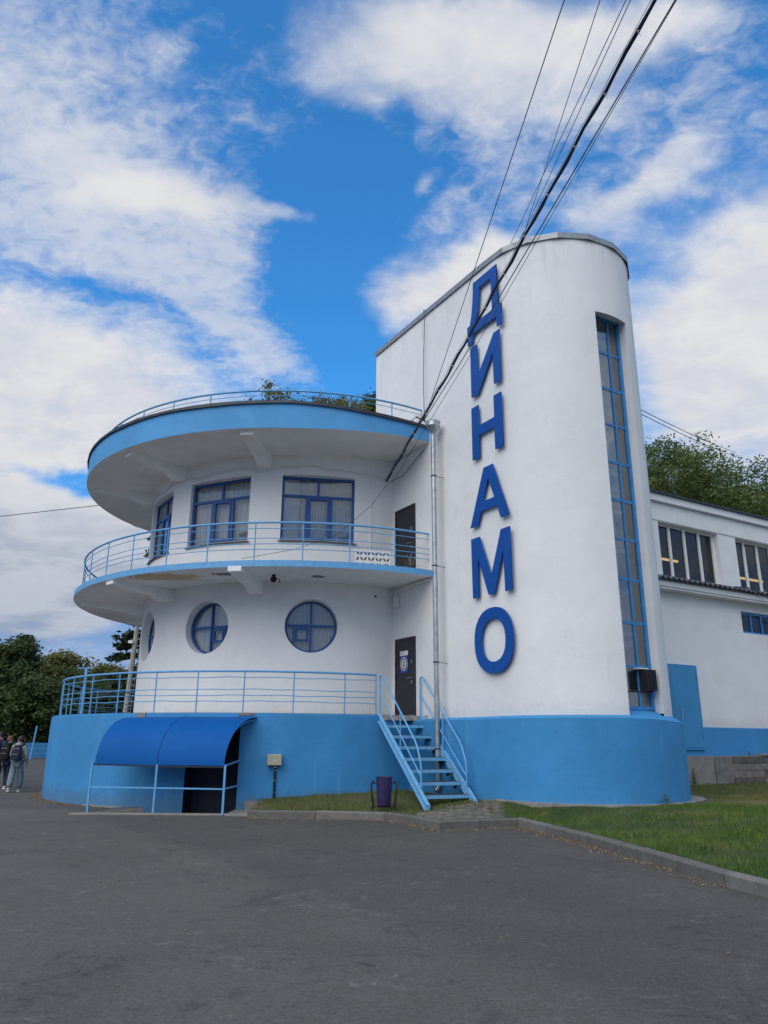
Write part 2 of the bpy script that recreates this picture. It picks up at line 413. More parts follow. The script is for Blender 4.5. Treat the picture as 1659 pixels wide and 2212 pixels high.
DARKIN = mat('dark_interior', (.05, .05, .052), .9, .2, 2.)
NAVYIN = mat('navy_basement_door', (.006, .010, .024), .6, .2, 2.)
INW = mat('interior_wall', (.62, .63, .58), .9, .2, 2.)
ASPH = None
def glass(name, tint=(.72, .76, .78), refl=1.0):
    m = bpy.data.materials.new(name); m.use_nodes = True; t = m.node_tree; t.nodes.clear()
    out = N(t, 'ShaderNodeOutputMaterial'); mx = N(t, 'ShaderNodeMixShader'); tr = N(t, 'ShaderNodeBsdfTransparent'); gl = N(t, 'ShaderNodeBsdfGlossy')
    gl.inputs['Roughness'].default_value = .02; tr.inputs[0].default_value = (*tint, 1)
    fr = N(t, 'ShaderNodeFresnel'); fr.inputs[0].default_value = 1.6
    g = N(t, 'ShaderNodeNewGeometry')
    bn = N(t, 'ShaderNodeBump'); bn.inputs['Strength'].default_value = .12; bn.inputs['Distance'].default_value = .02
    t.links.new(NOISE(t, g.outputs['Position'], 2.2, 2), bn.inputs['Height']); t.links.new(bn.outputs[0], gl.inputs['Normal']); t.links.new(bn.outputs[0], fr.inputs['Normal'])
    t.links.new(MATH(t, 'MULTIPLY', fr.outputs[0], refl*2.2, clamp=True), mx.inputs[0]); t.links.new(tr.outputs[0], mx.inputs[1]); t.links.new(gl.outputs[0], mx.inputs[2]); t.links.new(mx.outputs[0], out.inputs[0])
    return m
GLASS = glass('window_glass', (.80, .83, .85), 1.15); GLASSD = glass('dark_window_glass', (.5, .52, .55), .55); GLASST = glass('dusty_stair_glass', (.80, .80, .77), 1.9)
def emis(name, c, s):
    m = bpy.data.materials.new(name); m.use_nodes = True; b = m.node_tree.nodes['Principled BSDF']
    b.inputs['Emission Color'].default_value = (*c, 1); b.inputs['Emission Strength'].default_value = s; return m
LAMP = emis('lit_tube', (1, .62, .2), 1.3)

# asphalt
def asphalt():
    m = bpy.data.materials.new('asphalt'); m.use_nodes = True; t = m.node_tree; b = t.nodes['Principled BSDF']
    P = N(t, 'ShaderNodeNewGeometry').outputs['Position']
    col = MIXC(t, RAMP(t, NOISE(t, P, .35, 6, .6, .6), .3, .7), (.100, .094, .086), (.124, .116, .106))
    col = MIXC(t, RAMP(t, NOISE(t, P, 2.2, 7, .7), .45, .75, 0, .35), col, (.135, .13, .122))
    col = MIXC(t, RAMP(t, NOISE(t, P, 1.1, 8, .75, 1.), .57, .62, 0, .35), col, (.040, .040, .043))
    mp = N(t, 'ShaderNodeMapping'); mp.inputs['Scale'].default_value = (.5, 2.2, 1); mp.inputs['Rotation'].default_value = (0, 0, .2); t.links.new(P, mp.inputs[0])
    col = MIXC(t, RAMP(t, NOISE(t, mp.outputs[0], 1.9, 8, .75, 1.2), .60, .65, 0, .22), col, (.23, .22, .20))
    # newer, darker surfacing on the side towards the kerb
    lnd = N(t, 'ShaderNodeVectorMath', operation='DOT_PRODUCT'); t.links.new(P, lnd.inputs[0]); lnd.inputs[1].default_value = (.84, .55, 0)
    edge = MATH(t, 'MULTIPLY_ADD', MATH(t, 'SUBTRACT', NOISE(t, P, 1.3, 6, .7), .5), 1.3, lnd.outputs['Value'])
    col = MIXC(t, RAMP(t, edge, 4.0, 4.6, 0, .26), col, (.035, .034, .036))
    m1 = NOISE(t, P, 24., 5, .75)
    col = MIXC(t, .55, col, MIXC(t, RAMP(t, m1, .3, .7), (.30, .30, .30), (.70, .70, .695)), 'OVERLAY')
    col = MIXC(t, .5, col, MIXC(t, RAMP(t, NOISE(t, P, 7., 5, .7), .3, .7), (.45, .45, .45), (.55, .55, .55)), 'OVERLAY')
    sp = NOISE(t, P, 80., 3, .8)
    col = MIXC(t, RAMP(t, sp, .56, .70, 0, .75), col, (.26, .25, .24))
    col = MIXC(t, RAMP(t, sp, .42, .30, 0, .6), col, (.022, .022, .024))
    scf = NOISE(t, P, 2.6, 9, .8, 1.8)
    col = MIXC(t, MATH(t, 'MULTIPLY', RAMP(t, scf, .565, .61, 0, .38), RAMP(t, NOISE(t, P, .8, 3), .47, .56)), col, (.27, .26, .24))
    col = MIXC(t, MATH(t, 'MULTIPLY', RAMP(t, scf, .44, .40, 0, .5), RAMP(t, NOISE(t, P, .6, 3, .5), .50, .57)), col, (.035, .034, .034))
    vo = N(t, 'ShaderNodeTexVoronoi'); vo.inputs['Scale'].default_value = 9.; t.links.new(P, vo.inputs['Vector'])
    col = MIXC(t, MATH(t, 'MULTIPLY', RAMP(t, vo.outputs['Distance'], .045, .03), RAMP(t, NOISE(t, P, 3., 2), .5, .62)), col, (.30, .29, .26))
    t.links.new(col, b.inputs['Base Color']); b.inputs['Roughness'].default_value = .9; b.inputs['Specular IOR Level'].default_value = .2
    bn = N(t, 'ShaderNodeBump'); bn.inputs['Strength'].default_value = .7; bn.inputs['Distance'].default_value = .012
    t.links.new(MATH(t, 'MULTIPLY_ADD', sp, .6, NOISE(t, P, 30., 5, .7)), bn.inputs['Height']); t.links.new(bn.outputs[0], b.inputs['Normal'])
    return m
ASPH = asphalt()
def grassm(name, blades):
    m = bpy.data.materials.new(name); m.use_nodes = True; t = m.node_tree; b = t.nodes['Principled BSDF']
    P = N(t, 'ShaderNodeNewGeometry').outputs['Position']
    a, c = ((.050, .105, .016), (.135, .195, .032)) if blades else ((.024, .045, .012), (.070, .075, .030))
    col = MIXC(t, RAMP(t, NOISE(t, P, 1.2, 6, .65), .3, .7), a, c)
    dry = NOISE(t, P, .55, 6, .6, .4)
    col = MIXC(t, RAMP(t, dry, .56, .68, 0, .6), col, (.20, .16, .07))
    dd = N(t, 'ShaderNodeVectorMath', operation='DISTANCE'); t.links.new(P, dd.inputs[0]); dd.inputs[1].default_value = (9.3, 17.0, .3)
    col = MIXC(t, RAMP(t, MATH(t, 'MULTIPLY_ADD', NOISE(t, P, 1.6, 5, .7), -3.2, dd.outputs['Value']), 1.2, -.4, 0, .8), col, (.24, .19, .09))
    sx = N(t, 'ShaderNodeSeparateXYZ'); t.links.new(P, sx.inputs[0])
    near = RAMP(t, MATH(t, 'MULTIPLY_ADD', NOISE(t, P, 2.5, 5, .7), 1.6, sx.outputs[1]), 16.9, 17.9, 0, .55)   # mown hay lies near the wall
    col = MIXC(t, near, col, (.15, .125, .06))
    col = MIXC(t, RAMP(t, NOISE(t, P, 60., 3, .7), .35, .7, 0, .5), col, tuple(x*1.8 for x in a))
    t.links.new(col, b.inputs['Base Color']); b.inputs['Roughness'].default_value = .7; b.inputs['Specular IOR Level'].default_value = .2
    return m
GRASS = grassm('grass_blades', True); SOIL = grassm('turf', False)
def leafm(name, a, c, tr=.25):
    m = bpy.data.materials.new(name); m.use_nodes = True; t = m.node_tree; b = t.nodes['Principled BSDF']
    P = N(t, 'ShaderNodeNewGeometry').outputs['Position']
    col = MIXC(t, RAMP(t, NOISE(t, P, .7, 5, .7), .32, .68), a, c)
    col = MIXC(t, RAMP(t, NOISE(t, P, 9., 3, .7), .3, .7, 0, .5), col, tuple(x*1.5 for x in c))
    t.links.new(col, b.inputs['Base Color']); b.inputs['Roughness'].default_value = .6; b.inputs['Specular IOR Level'].default_value = .25
    tl = N(t, 'ShaderNodeBsdfTranslucent'); mx = N(t, 'ShaderNodeMixShader'); mx.inputs[0].default_value = tr
    t.links.new(col, tl.inputs[0]); t.links.new(b.outputs[0], mx.inputs[1]); t.links.new(tl.outputs[0], mx.inputs[2])
    t.links.new(mx.outputs[0], t.nodes['Material Output'].inputs[0])
    return m
LEAF1 = leafm('leaf_mid', (.062, .100, .028), (.140, .180, .050))
LEAF2 = leafm('leaf_dark', (.038, .068, .026), (.085, .120, .040))
LEAF3 = leafm('leaf_yellowish', (.09, .105, .03), (.19, .19, .06))
NEEDLE = leafm('needle', (.024, .045, .026), (.045, .075, .038), .1)
BARK = mat('bark', (.10, .075, .055), .95, .3, 6., .8, 30.)
# ================================================================ GROUND
g = MB()
PX0, PX1, PY0, PY1 = -6.55, -3.38, 17.72, 19.9
big = 900
g.add([(-big, -60, 0), (big, -60, 0), (big, PY0, 0), (-big, PY0, 0)], [(0, 1, 2, 3)])
g.add([(-big, PY0, 0), (PX0, PY0, 0), (PX0, PY1, 0), (-big, PY1, 0)], [(0, 1, 2, 3)])
g.add([(PX1, PY0, 0), (big, PY0, 0), (big, PY1, 0), (PX1, PY1, 0)], [(0, 1, 2, 3)])
g.add([(-big, PY1, 0), (big, PY1, 0), (big, big, 0), (-big, big, 0)], [(0, 1, 2, 3)])
setp(obj('asphalt_ground', g, ASPH, recalc=False), 'dark grey worn asphalt yard in front of the white and blue building', kind='structure')

# kerb line (outer face at its foot)
CURB = [(-2.86, 17.04), (-1.4, 16.92), (.04, 16.74), (.52, 16.15), (1.07, 14.95), (2.62, 15.62), (2.93, 14.5), (3.30, 13.0), (3.60, 11.55), (3.95, 9.5), (4.25, 8.4), (4.8, 6.5), (5.6, 4.0), (6.6, 1.0), (8.0, -3.0)]
def inset(poly, d):
    out = []
    for i, p in enumerate(poly):
        a = Vector(poly[max(i-1, 0)]); b = Vector(poly[min(i+1, len(poly)-1)]); p = Vector(p)
        d1 = (p-a).normalized() if i > 0 else (b-p).normalized(); d2 = (b-p).normalized() if i < len(poly)-1 else d1
        n1 = Vector((-d1.y, d1.x)); n2 = Vector((-d2.y, d2.x)); n = (n1+n2).normalized()
        k = d/max(.35, n.dot(n1)); out.append(p+n*k)
    return out
# inner side lies to the left of travel (towards the building)
kerb = thing('kerb', (CURB[0][0], CURB[0][1], 0), 'grey concrete kerb line of chipped stones between asphalt and grass', None)
del kerb['label']; kerb['kind'] = 'structure'
KW, KH = .16, .155
inn = inset(CURB, KW)
for i in range(len(CURB)-1):
    a, b = Vector(CURB[i]), Vector(CURB[i+1]); ai, bi = inn[i], inn[i+1]
    L = (b-a).length; n = max(1, round(L/1.0))
    for k in range(n):
        f0, f1 = k/n, (k+1)/n; gp = .006/L
        p = [a.lerp(b, f0+gp), a.lerp(b, f1-gp), ai.lerp(bi, f1-gp), ai.lerp(bi, f0+gp)]
        h = KH+random.uniform(-.008, .008); h2 = KH+random.uniform(-.008, .008); j = random.uniform(-.006, .006)
        mb = MB(); c = .022
        ux = (p[3]-p[0]).normalized()
        q0, q1 = p[0]+ux*(c+j), p[1]+ux*(c+j)
        V = [(*p[0], -.05), (*p[1], -.05), (*p[2], -.05), (*p[3], -.05), (*(p[0]+ux*j), h-c), (*(p[1]+ux*j), h2-c), (*q0, h), (*q1, h2), (*p[2], h2), (*p[3], h)]
        F = [(0, 1, 5, 4), (4, 5, 7, 6), (6, 7, 8, 9), (1, 2, 8, 7, 5), (3, 0, 4, 6, 9), (2, 3, 9, 8)]
        mb.add(V, F)
        obj('kerb_stone', mb, random.choice([CURBM, CURBM, CURBM2]), kerb, recalc=True)

# turf heightfield behind the kerb
pc = np.array([tuple(p) for p in inset(CURB, KW*.6)])
def sdist(x, y):
    """distance to the kerb, positive on the building side"""
    best = np.full(x.shape, 1e9); sign = np.ones(x.shape)
    for i in range(len(pc)-1):
        ax, ay = pc[i]; bx, by = pc[i+1]; dx, dy = bx-ax, by-ay
        t_ = np.clip(((x-ax)*dx+(y-ay)*dy)/(dx*dx+dy*dy), 0, 1)
        d = np.hypot(x-ax-dx*t_, y-ay-dy*t_); cr = dx*(y-ay)-dy*(x-ax)
        m_ = d < best-1e-9; best = np.where(m_, d, best); sign = np.where(m_, np.where(cr >= 0, 1, -1), sign)
    # sign from a polygon test: kerb line closed far out on the building side
    poly = [tuple(p) for p in pc]+[(60, -6), (60, 60), (-3.2, 60)]
    ins = np.zeros(x.shape, bool); j = len(poly)-1
    for i in range(len(poly)):
        xi, yi = poly[i]; xj, yj = poly[j]
        with np.errstate(divide='ignore', invalid='ignore'): ins ^= ((yi > y) != (yj > y)) & (x < (xj-xi)*(y-yi)/(yj-yi+1e-12)+xi)
        j = i
    return np.where(ins, best, -best)
xs = np.linspace(-3.3, 34, 350); ys = np.linspace(-8, 36, 440)
X, Y = np.meshgrid(xs, ys); Dk = sdist(X, Y)
Dk = np.where(X < -2.95, -1, Dk)
def smooth(v): v = np.clip(v, 0, 1); return v*v*(3-2*v)
def gh(X, Y, D):
    h = .135+.245*smooth(D/2.8)
    dT = np.hypot(X-T[0], Y-T[1])-2.34
    h = np.maximum(h, .375-.30*np.clip(dT, 0, 1))
    h = .135+(h-.135)*smooth(D/.9)
    return np.where(D > 0, h+(.012*np.sin(X*3.1)*np.cos(Y*2.7)+.01*np.sin(X*7.3+Y*5))*np.clip(D, 0, 1), -.25)
def ghs(x, y): return float(gh(np.array([x]), np.array([y]), sdist(np.array([x]), np.array([y])))[0])
Zg = gh(X, Y, Dk)
vid = -np.ones(X.shape, int); keep = Dk > -.12
F = []; nv = 0; V = []
K = keep[:-1, :-1] & keep[1:, :-1] & keep[:-1, 1:] & keep[1:, 1:]
use = np.zeros_like(keep); use[:-1, :-1] |= K; use[1:, :-1] |= K; use[:-1, 1:] |= K; use[1:, 1:] |= K
vid[use] = np.arange(use.sum()); V = np.c_[X[use], Y[use], Zg[use]]
jj, ii = np.nonzero(K); F = np.c_[vid[jj, ii], vid[jj, ii+1], vid[jj+1, ii+1], vid[jj+1, ii]]
mb = MB(); mb.v = V.tolist(); mb.f = F.tolist()
t_ = obj('grass_ground', mb, SOIL, recalc=False, smooth=True); setp(t_, 'low grassy bank between the kerb and the blue plinth', kind='structure')

# paved pad at the foot of the stairs
pad = thing('paving', (1.2, 15.9, .15), None, None); pad['kind'] = 'structure'
padm = [me_of('paver', MB().box((0, 0, 0), (.19, .19, .05)), m_) for m_ in (CURBM2, STONE, STONE)]
for i in range(9):
    for j in range(6):
        x = .62+i*.205+j*.03; y = 15.02+j*.205+i*.09
        d_ = float(sdist(np.array([x]), np.array([y]))[0])
        if d_ < .16: continue
        o = link_mesh('paver', random.choice(padm), pad, (x, y, ghs(x, y)+random.uniform(-.012, .004)), (random.uniform(-.03, .03), random.uniform(-.03, .03), .42+random.uniform(-.04, .04)))
for i in range(9):
    for j in range(6, 9):
        x = .62+i*.205+j*.03; y = 15.02+j*.205+i*.09
        if float(sdist(np.array([x]), np.array([y]))[0]) < .16 or (x > 2.3 and y > 16): continue
        link_mesh('paver', random.choice(padm), pad, (x, y, ghs(x, y)+random.uniform(-.015, .002)), (random.uniform(-.03, .03), random.uniform(-.03, .03), .42+random.uniform(-.04, .04)))

# grass blades
def build_blades():
    n = 470000
    x = rng.uniform(-2.9, 17, n); y = 6+ (28-6)*rng.random(n)**1.15
    D = sdist(x, y)
    # thin out with distance from the camera outside of view and on plinths
    ok = D > .07
    ok &= (np.abs(x/np.maximum(y, .1)) < .85)
    ok &= np.hypot(x-CP[0], y-CP[1]) > RP+.03
    g_ = np.c_[x, y]-T; l = g_@E; s = g_@DF
    ok &= ~((s > 0) & (np.abs(l) < 2.42)); ok &= np.hypot(g_[:, 0], g_[:, 1]) > np.where(l > .4, 2.76, 2.42)
    ok &= ~((s > 1.95) & (l > 0))
    padd = (x > .55) & (x < 2.5) & (y > 14.9+.42*(x-.6)) & (y < 16.35+.3*(x-.6)) & (y < 16.9)
    ok &= ~(padd & (rng.random(n) < .82))
    patch = np.sin(x*1.3+2*np.sin(y*.9))*np.cos(y*1.7+x*.4)
    ok &= rng.random(n) < np.clip(.75+.3*patch, .35, 1)
    x, y, D, patch = x[ok], y[ok], D[ok], patch[ok]; n = len(x)
    z = gh(x, y, D)
    h = rng.uniform(.03, .075, n)*(1+.35*patch); wd = rng.uniform(.003, .007, n)
    edge = (D < .2); h[edge] *= 1.25
    cl = np.sin(x*9.1+3*np.sin(y*4.3))*np.sin(y*8.3+2*np.sin(x*5.1)); h *= 1+.55*np.clip(cl, -.6, 1)
    tall = rng.random(n) < .010; h[tall] *= 2.4
    a = rng.uniform(0, 2*np.pi, n); ln = rng.uniform(.2, 1.1, n)*h; la = rng.uniform(0, 2*np.pi, n)
    V = np.empty((n, 3, 3)); cx, sx = np.cos(a)*wd, np.sin(a)*wd
    V[:, 0] = np.c_[x-cx, y-sx, z-.01]; V[:, 1] = np.c_[x+cx, y+sx, z-.01]
    V[:, 2] = np.c_[x+ln*np.cos(la), y+ln*np.sin(la), z+h]
    me = bpy.data.meshes.new('grass'); me.vertices.add(3*n); me.vertices.foreach_set('co', V.ravel())
    me.loops.add(3*n); me.loops.foreach_set('vertex_index', np.arange(3*n, dtype=np.int32))
    me.polygons.add(n); me.polygons.foreach_set('loop_start', np.arange(0, 3*n, 3, dtype=np.int32))
    me.update(calc_edges=True); me.materials.append(GRASS)
    o = bpy.data.objects.new('grass', me); COL.objects.link(o)
    setp(o, 'short mown grass with dry patches on the bank beside the kerb', 'grass', kind='stuff')
build_blades()
def build_debris():
    # dry leaves, grit and chips along the foot of the kerb, joined as one uncountable litter
    mb = MB()
    P_ = [Vector(p) for p in CURB[:10]]
    for i in range(len(P_)-1):
        a, b = P_[i], P_[i+1]; n = Vector(((b-a).y, -(b-a).x)).normalized(); L = (b-a).length
        for k in range(int(L*60)):
            t0 = random.random(); d = abs(random.gauss(0, .11))+.01; p = a.lerp(b, t0)+n*d; s_ = random.uniform(.008, .028)*(1.7 if random.random() < .08 else 1)
            mb.box((p.x, p.y, .004+s_*.2), (s_, s_*random.uniform(.5, 1.4), s_*.4), random.uniform(0, 3), Euler((random.uniform(-.4, .4), random.uniform(-.4, .4), 0)).to_matrix())
    for k in range(260):
        x, y = random.uniform(-8, 5), random.uniform(5, 18)
        if float(sdist(np.array([x]), np.array([y]))[0]) > -.05 and x > -2.9: continue
        if PX0-.1 < x < PX1+.1 and y > PY0-.2: continue
        s_ = random.uniform(.006, .018)
        mb.box((x, y, .004+s_*.2), (s_, s_*random.uniform(.5, 1.6), s_*.4), random.uniform(0, 3))
    for k in range(900):
        a = random.uniform(-175, -114); r = RP+abs(random.gauss(0, .14))+.01; q = pol(CP, r, a, 0)
        if q[0] > PX0-.15 and q[1] < PY1+.1 and a > -122: continue
        s_ = random.uniform(.008, .032)
        mb.box((q[0], q[1], .004+s_*.25), (s_, s_*random.uniform(.5, 1.4), s_*.6), random.uniform(0, 3))
    m_ = mat('dry_litter', (.24, .17, .10), .9, .6, 30.)
    setp(obj('litter', mb, m_, recalc=False), 'dry leaves and grit lying along the kerb and plinth foot', 'litter', kind='stuff')
build_debris()

# ================================================================ MAIN BUILDING
B = thing('white_building', (float(T[0]), float(T[1]), 0), 'white and blue rounded building with a tall tower, balcony drum and blue plinth', 'building')

# --- drum wall with openings (angle, z) ---
WINS = [(-80.3, 23.2), (-113.8, 23.2), (-146.3, 21.5), (-180, 22), (-213, 22)]
WZ0, WZ1 = 6.94, 8.86
RWINS = [-81.3, -114.8, -148.2, -181.5, -215]
RWZ, RWR = 4.545, .725
A0, A1 = -239, -54
def drum_wall():
    mb = MB(); hw = math.degrees(.80/RD); 
    zs = [1.9, RWZ-.80, RWZ+.80, 6.2, WZ0, WZ1, 9.7]
    angs = set(np.arange(A0, A1+.5, 1.5).tolist())
    for a, wdt in WINS: angs |= {a-wdt/2, a+wdt/2}
    for a in RWINS: angs |= {a-hw, a+hw}
    angs = sorted(x for x in angs if A0 <= x <= A1)
    aa = [angs[0]]
    for x in angs[1:]:
        if x-aa[-1] > 1e-3: aa.append(x)
    idx = {}
    def vtx(a, z):
        k = (round(a, 4), round(z, 4))
        if k not in idx: idx[k] = len(mb.v); mb.v.append(pol(C, RD, a, z))
        return idx[k]
    for i in range(len(aa)-1):
        am = (aa[i]+aa[i+1])/2
        for k in range(len(zs)-1):
            zm = (zs[k]+zs[k+1])/2
            if WZ0 < zm < WZ1 and any(abs(am-a) < w_/2 for a, w_ in WINS): continue
            if abs(zm-RWZ) < .79 and any(abs(am-a) < hw for a in RWINS): continue
            mb.f.append((vtx(aa[i], zs[k]), vtx(aa[i+1], zs[k]), vtx(aa[i+1], zs[k+1]), vtx(aa[i], zs[k+1])))
    n = 64
    for a in RWINS:
        o = len(mb.v)
        for q in range(n):
            t0 = 2*math.pi*q/n; c, s = math.cos(t0), math.sin(t0); m = .80/max(abs(c), abs(s))
            mb.v.append(pol(C, RD, a+math.degrees(m*c/RD), RWZ+m*s))
            mb.v.append(pol(C, RD, a+math.degrees(RWR*c/RD), RWZ+RWR*s))
        for q in range(n):
            q2 = (q+1) % n; mb.f.append((o+2*q, o+2*q2, o+2*q2+1, o+2*q+1))
    return mb
dw = obj('drum_wall', drum_wall(), WHITE, B, smooth=True)
# inside lining, floors
li = MB(); li.lathe((C[0], C[1], 0), [(RD-.62, 2.0), (RD-.62, 9.6)], 60, A0, A1)
# lining only as piers between windows
li = MB()
def arc_band(mb, c, r, a0, a1, z0, z1, n=10):
    V = []; 
    for i in range(n+1):
        a = a0+(a1-a0)*i/n; V += [pol(c, r, a, z0), pol(c, r, a, z1)]
    mb.add(V, [(2*i, 2*i+2, 2*i+3, 2*i+1) for i in range(n)])
def sector(c, r, a0, a1, z, n=60):
    V = [(c[0], c[1], z)]+[pol(c, r, a0+(a1-a0)*i/n, z) for i in range(n+1)]
    return V, [(0, i+1, i+2) for i in range(n)]

def rect_window(a, wdt, idx):
    """flat frame set back in the curved wall"""
    ah = R_(wdt/2); half = RD*math.sin(ah); dpt = RD*math.cos(ah)-.16
    ar = R_(a); rad = Vector((math.cos(ar), math.sin(ar), 0)); tan = Vector((-math.sin(ar), math.cos(ar), 0))   # +tan = to the right seen from outside
    c0 = Vector((C[0], C[1], 0))
    def P(u, z, d=0.): return c0+rad*(dpt+d)+tan*u+Vector((0, 0, z))
    rv = MB()   # reveals
    n = 10
    for z, flip in ((WZ1, 0), (WZ0, 1)):
        V = []
        for i in range(n+1):
            u = -half+2*half*i/n; aa_ = a+math.degrees(math.asin(u/RD)); V += [pol(C, RD, aa_, z), tuple(P(u, z, -.04))]
        rv.add(V, [(2*i, 2*i+2, 2*i+3, 2*i+1) for i in range(n)])
    for sgn in (-1, 1):
        e_ = pol(C, RD, a+sgn*wdt/2, 0)
        rv.add([(e_[0], e_[1], WZ0), tuple(P(sgn*half, WZ0, -.04)), tuple(P(sgn*half, WZ1, -.04)), (e_[0], e_[1], WZ1)], [(0, 1, 2, 3)])
    fr = MB()
    def bar(u0, z0, u1, z1, w=.07, d=.07, dd=0.):
        fr.bar(P(u0, z0, dd), P(u1, z1, dd), d if abs(u1-u0) < 1e-6 else d, w, up=tan if abs(u1-u0) < 1e-6 else (0, 0, 1))
    zt_ = WZ0+(WZ1-WZ0)*.70
    u1, u2 = -half*.30, half*.36
    o = obj('window', rv, WHITE, B)
    fr.bar(P(-half+.035, WZ0), P(-half+.035, WZ1), .07, .07, up=tan); fr.bar(P(half-.035, WZ0), P(half-.035, WZ1), .07, .07, up=tan)
    fr.bar(P(-half+.07, WZ0+.035), P(half-.07, WZ0+.035), .07, .07); fr.bar(P(-half+.07, WZ1-.035), P(half-.07, WZ1-.035), .07, .07)
    fr.bar(P(-half+.07, zt_), P(half-.07, zt_), .075, .075)
    fr.bar(P(0, zt_+.0375), P(0, WZ1-.07), .07, .07, up=tan)
    for u in (u1, u2): fr.bar(P(u, WZ0+.07), P(u, zt_-.0375), .08, .08, up=tan)
    obj('window_frame', fr, FRAME, o, bevel=.006)
    sh = MB()   # opening casement in the middle
    ua, ub, za, zb = u1+.075, u2-.075, WZ0+.105, zt_-.07
    sh.bar(P(ua, za-.035, .02), P(ua, zb+.035, .02), .06, .06, up=tan); sh.bar(P(ub, za-.035, .02), P(ub, zb+.035, .02), .06, .06, up=tan)
    sh.bar(P(ua+.03, za, .02), P(ub-.03, za, .02), .06, .06); sh.bar(P(ua+.03, zb, .02), P(ub-.03, zb, .02), .06, .06)
    obj('casement', sh, FRAME, o, bevel=.006)
    for (ul, ur, z0, z1) in ((-half+.07, u1-.04, WZ0+.07, zt_-.04), (u1+.105, u2-.105, WZ0+.135, zt_-.1), (u2+.04, half-.07, WZ0+.07, zt_-.04), (-half+.07, -.035, zt_+.04, WZ1-.07), (.035, half-.07, zt_+.04, WZ1-.07)):
        pn = MB(); pn.add([tuple(P(ul, z0)), tuple(P(ur, z0)), tuple(P(ur, z1)), tuple(P(ul, z1))], [(0, 1, 2, 3)])
        obj('pane', pn, GLASS, o, recalc=False)
    cu = MB(); m = 120; V = []
    span = (-half+.05, half-.05) if idx else (-half+.05, half-.05)
    for i in range(m+1):
        u = span[0]+(span[1]-span[0])*i/m; d = -.17+.025*math.sin(i*1.05)+.015*math.sin(i*.37+idx)
        z1 = WZ1+.1; V += [tuple(P(u, WZ0+.02, d)), tuple(P(u, z1, d*1.02))]
    cu.add(V, [(2*i, 2*i+2, 2*i+3, 2*i+1) for i in range(m)])
    obj('curtain', cu, CURT, o, smooth=True, recalc=False)
    sl = MB(); V = []
    for i in range(n+1):
        u = -half-.05+2*(half+.05)*i/n; aa_ = a+math.degrees(math.asin(u/RD)); V += [tuple(P(max(-half, min(half, u)), WZ0+.012, 0)), pol(C, RD+.07, aa_, WZ0-.03), pol(C, RD+.07, aa_, WZ0-.055)]
    sl.add(V, [(3*i, 3*i+3, 3*i+4, 3*i+1) for i in range(n)]+[(3*i+1, 3*i+4, 3*i+5, 3*i+2) for i in range(n)])
    obj('sill', sl, DFLASH, o, recalc=False)
    if idx == 1:   # cups on the window sill
        brass = mat('brass', (.5, .42, .22), .35, .1, 9, metal=.9)
        for k, u in enumerate((.08, .5, .62, .74, .86)):
            q = P(u, WZ0+.09, -.09); hh = (.13, .1, .22, .24, .25)[k]
            cp = MB(); cp.lathe((q.x, q.y, q.z), [(.03, 0), (.03, .02), (.008, .03), (.008, hh*.5), (.045, hh*.7), (.05, hh), (.0, hh)], 10)
            obj('trophy', cp, brass, o, smooth=True)
    if idx == 0:   # sheet of paper behind the right pane
        pp = MB(); q = [P(half-.42, WZ0+.22, -.05), P(half-.2, WZ0+.22, -.05), P(half-.2, WZ0+.42, -.05), P(half-.42, WZ0+.42, -.05)]
        pp.add([tuple(x) for x in q], [(0, 1, 2, 3)]); obj('paper_notice', pp, mat('paper', (.7, .72, .66), .8), o, recalc=False)
        bl = MB(); q = [P(-half+.07, WZ0+.05, -.08), P(-half+.52, WZ0+.05, -.08), P(-half+.52, WZ1-.05, -.08), P(-half+.07, WZ1-.05, -.08)]
        bl.add([tuple(x) for x in q], [(0, 1, 2, 3)]); obj('roller_blind', bl, mat('blind', (.72, .80, .80), .8), o, recalc=False)
for i, (a, w_) in enumerate(WINS): rect_window(a, w_, i)

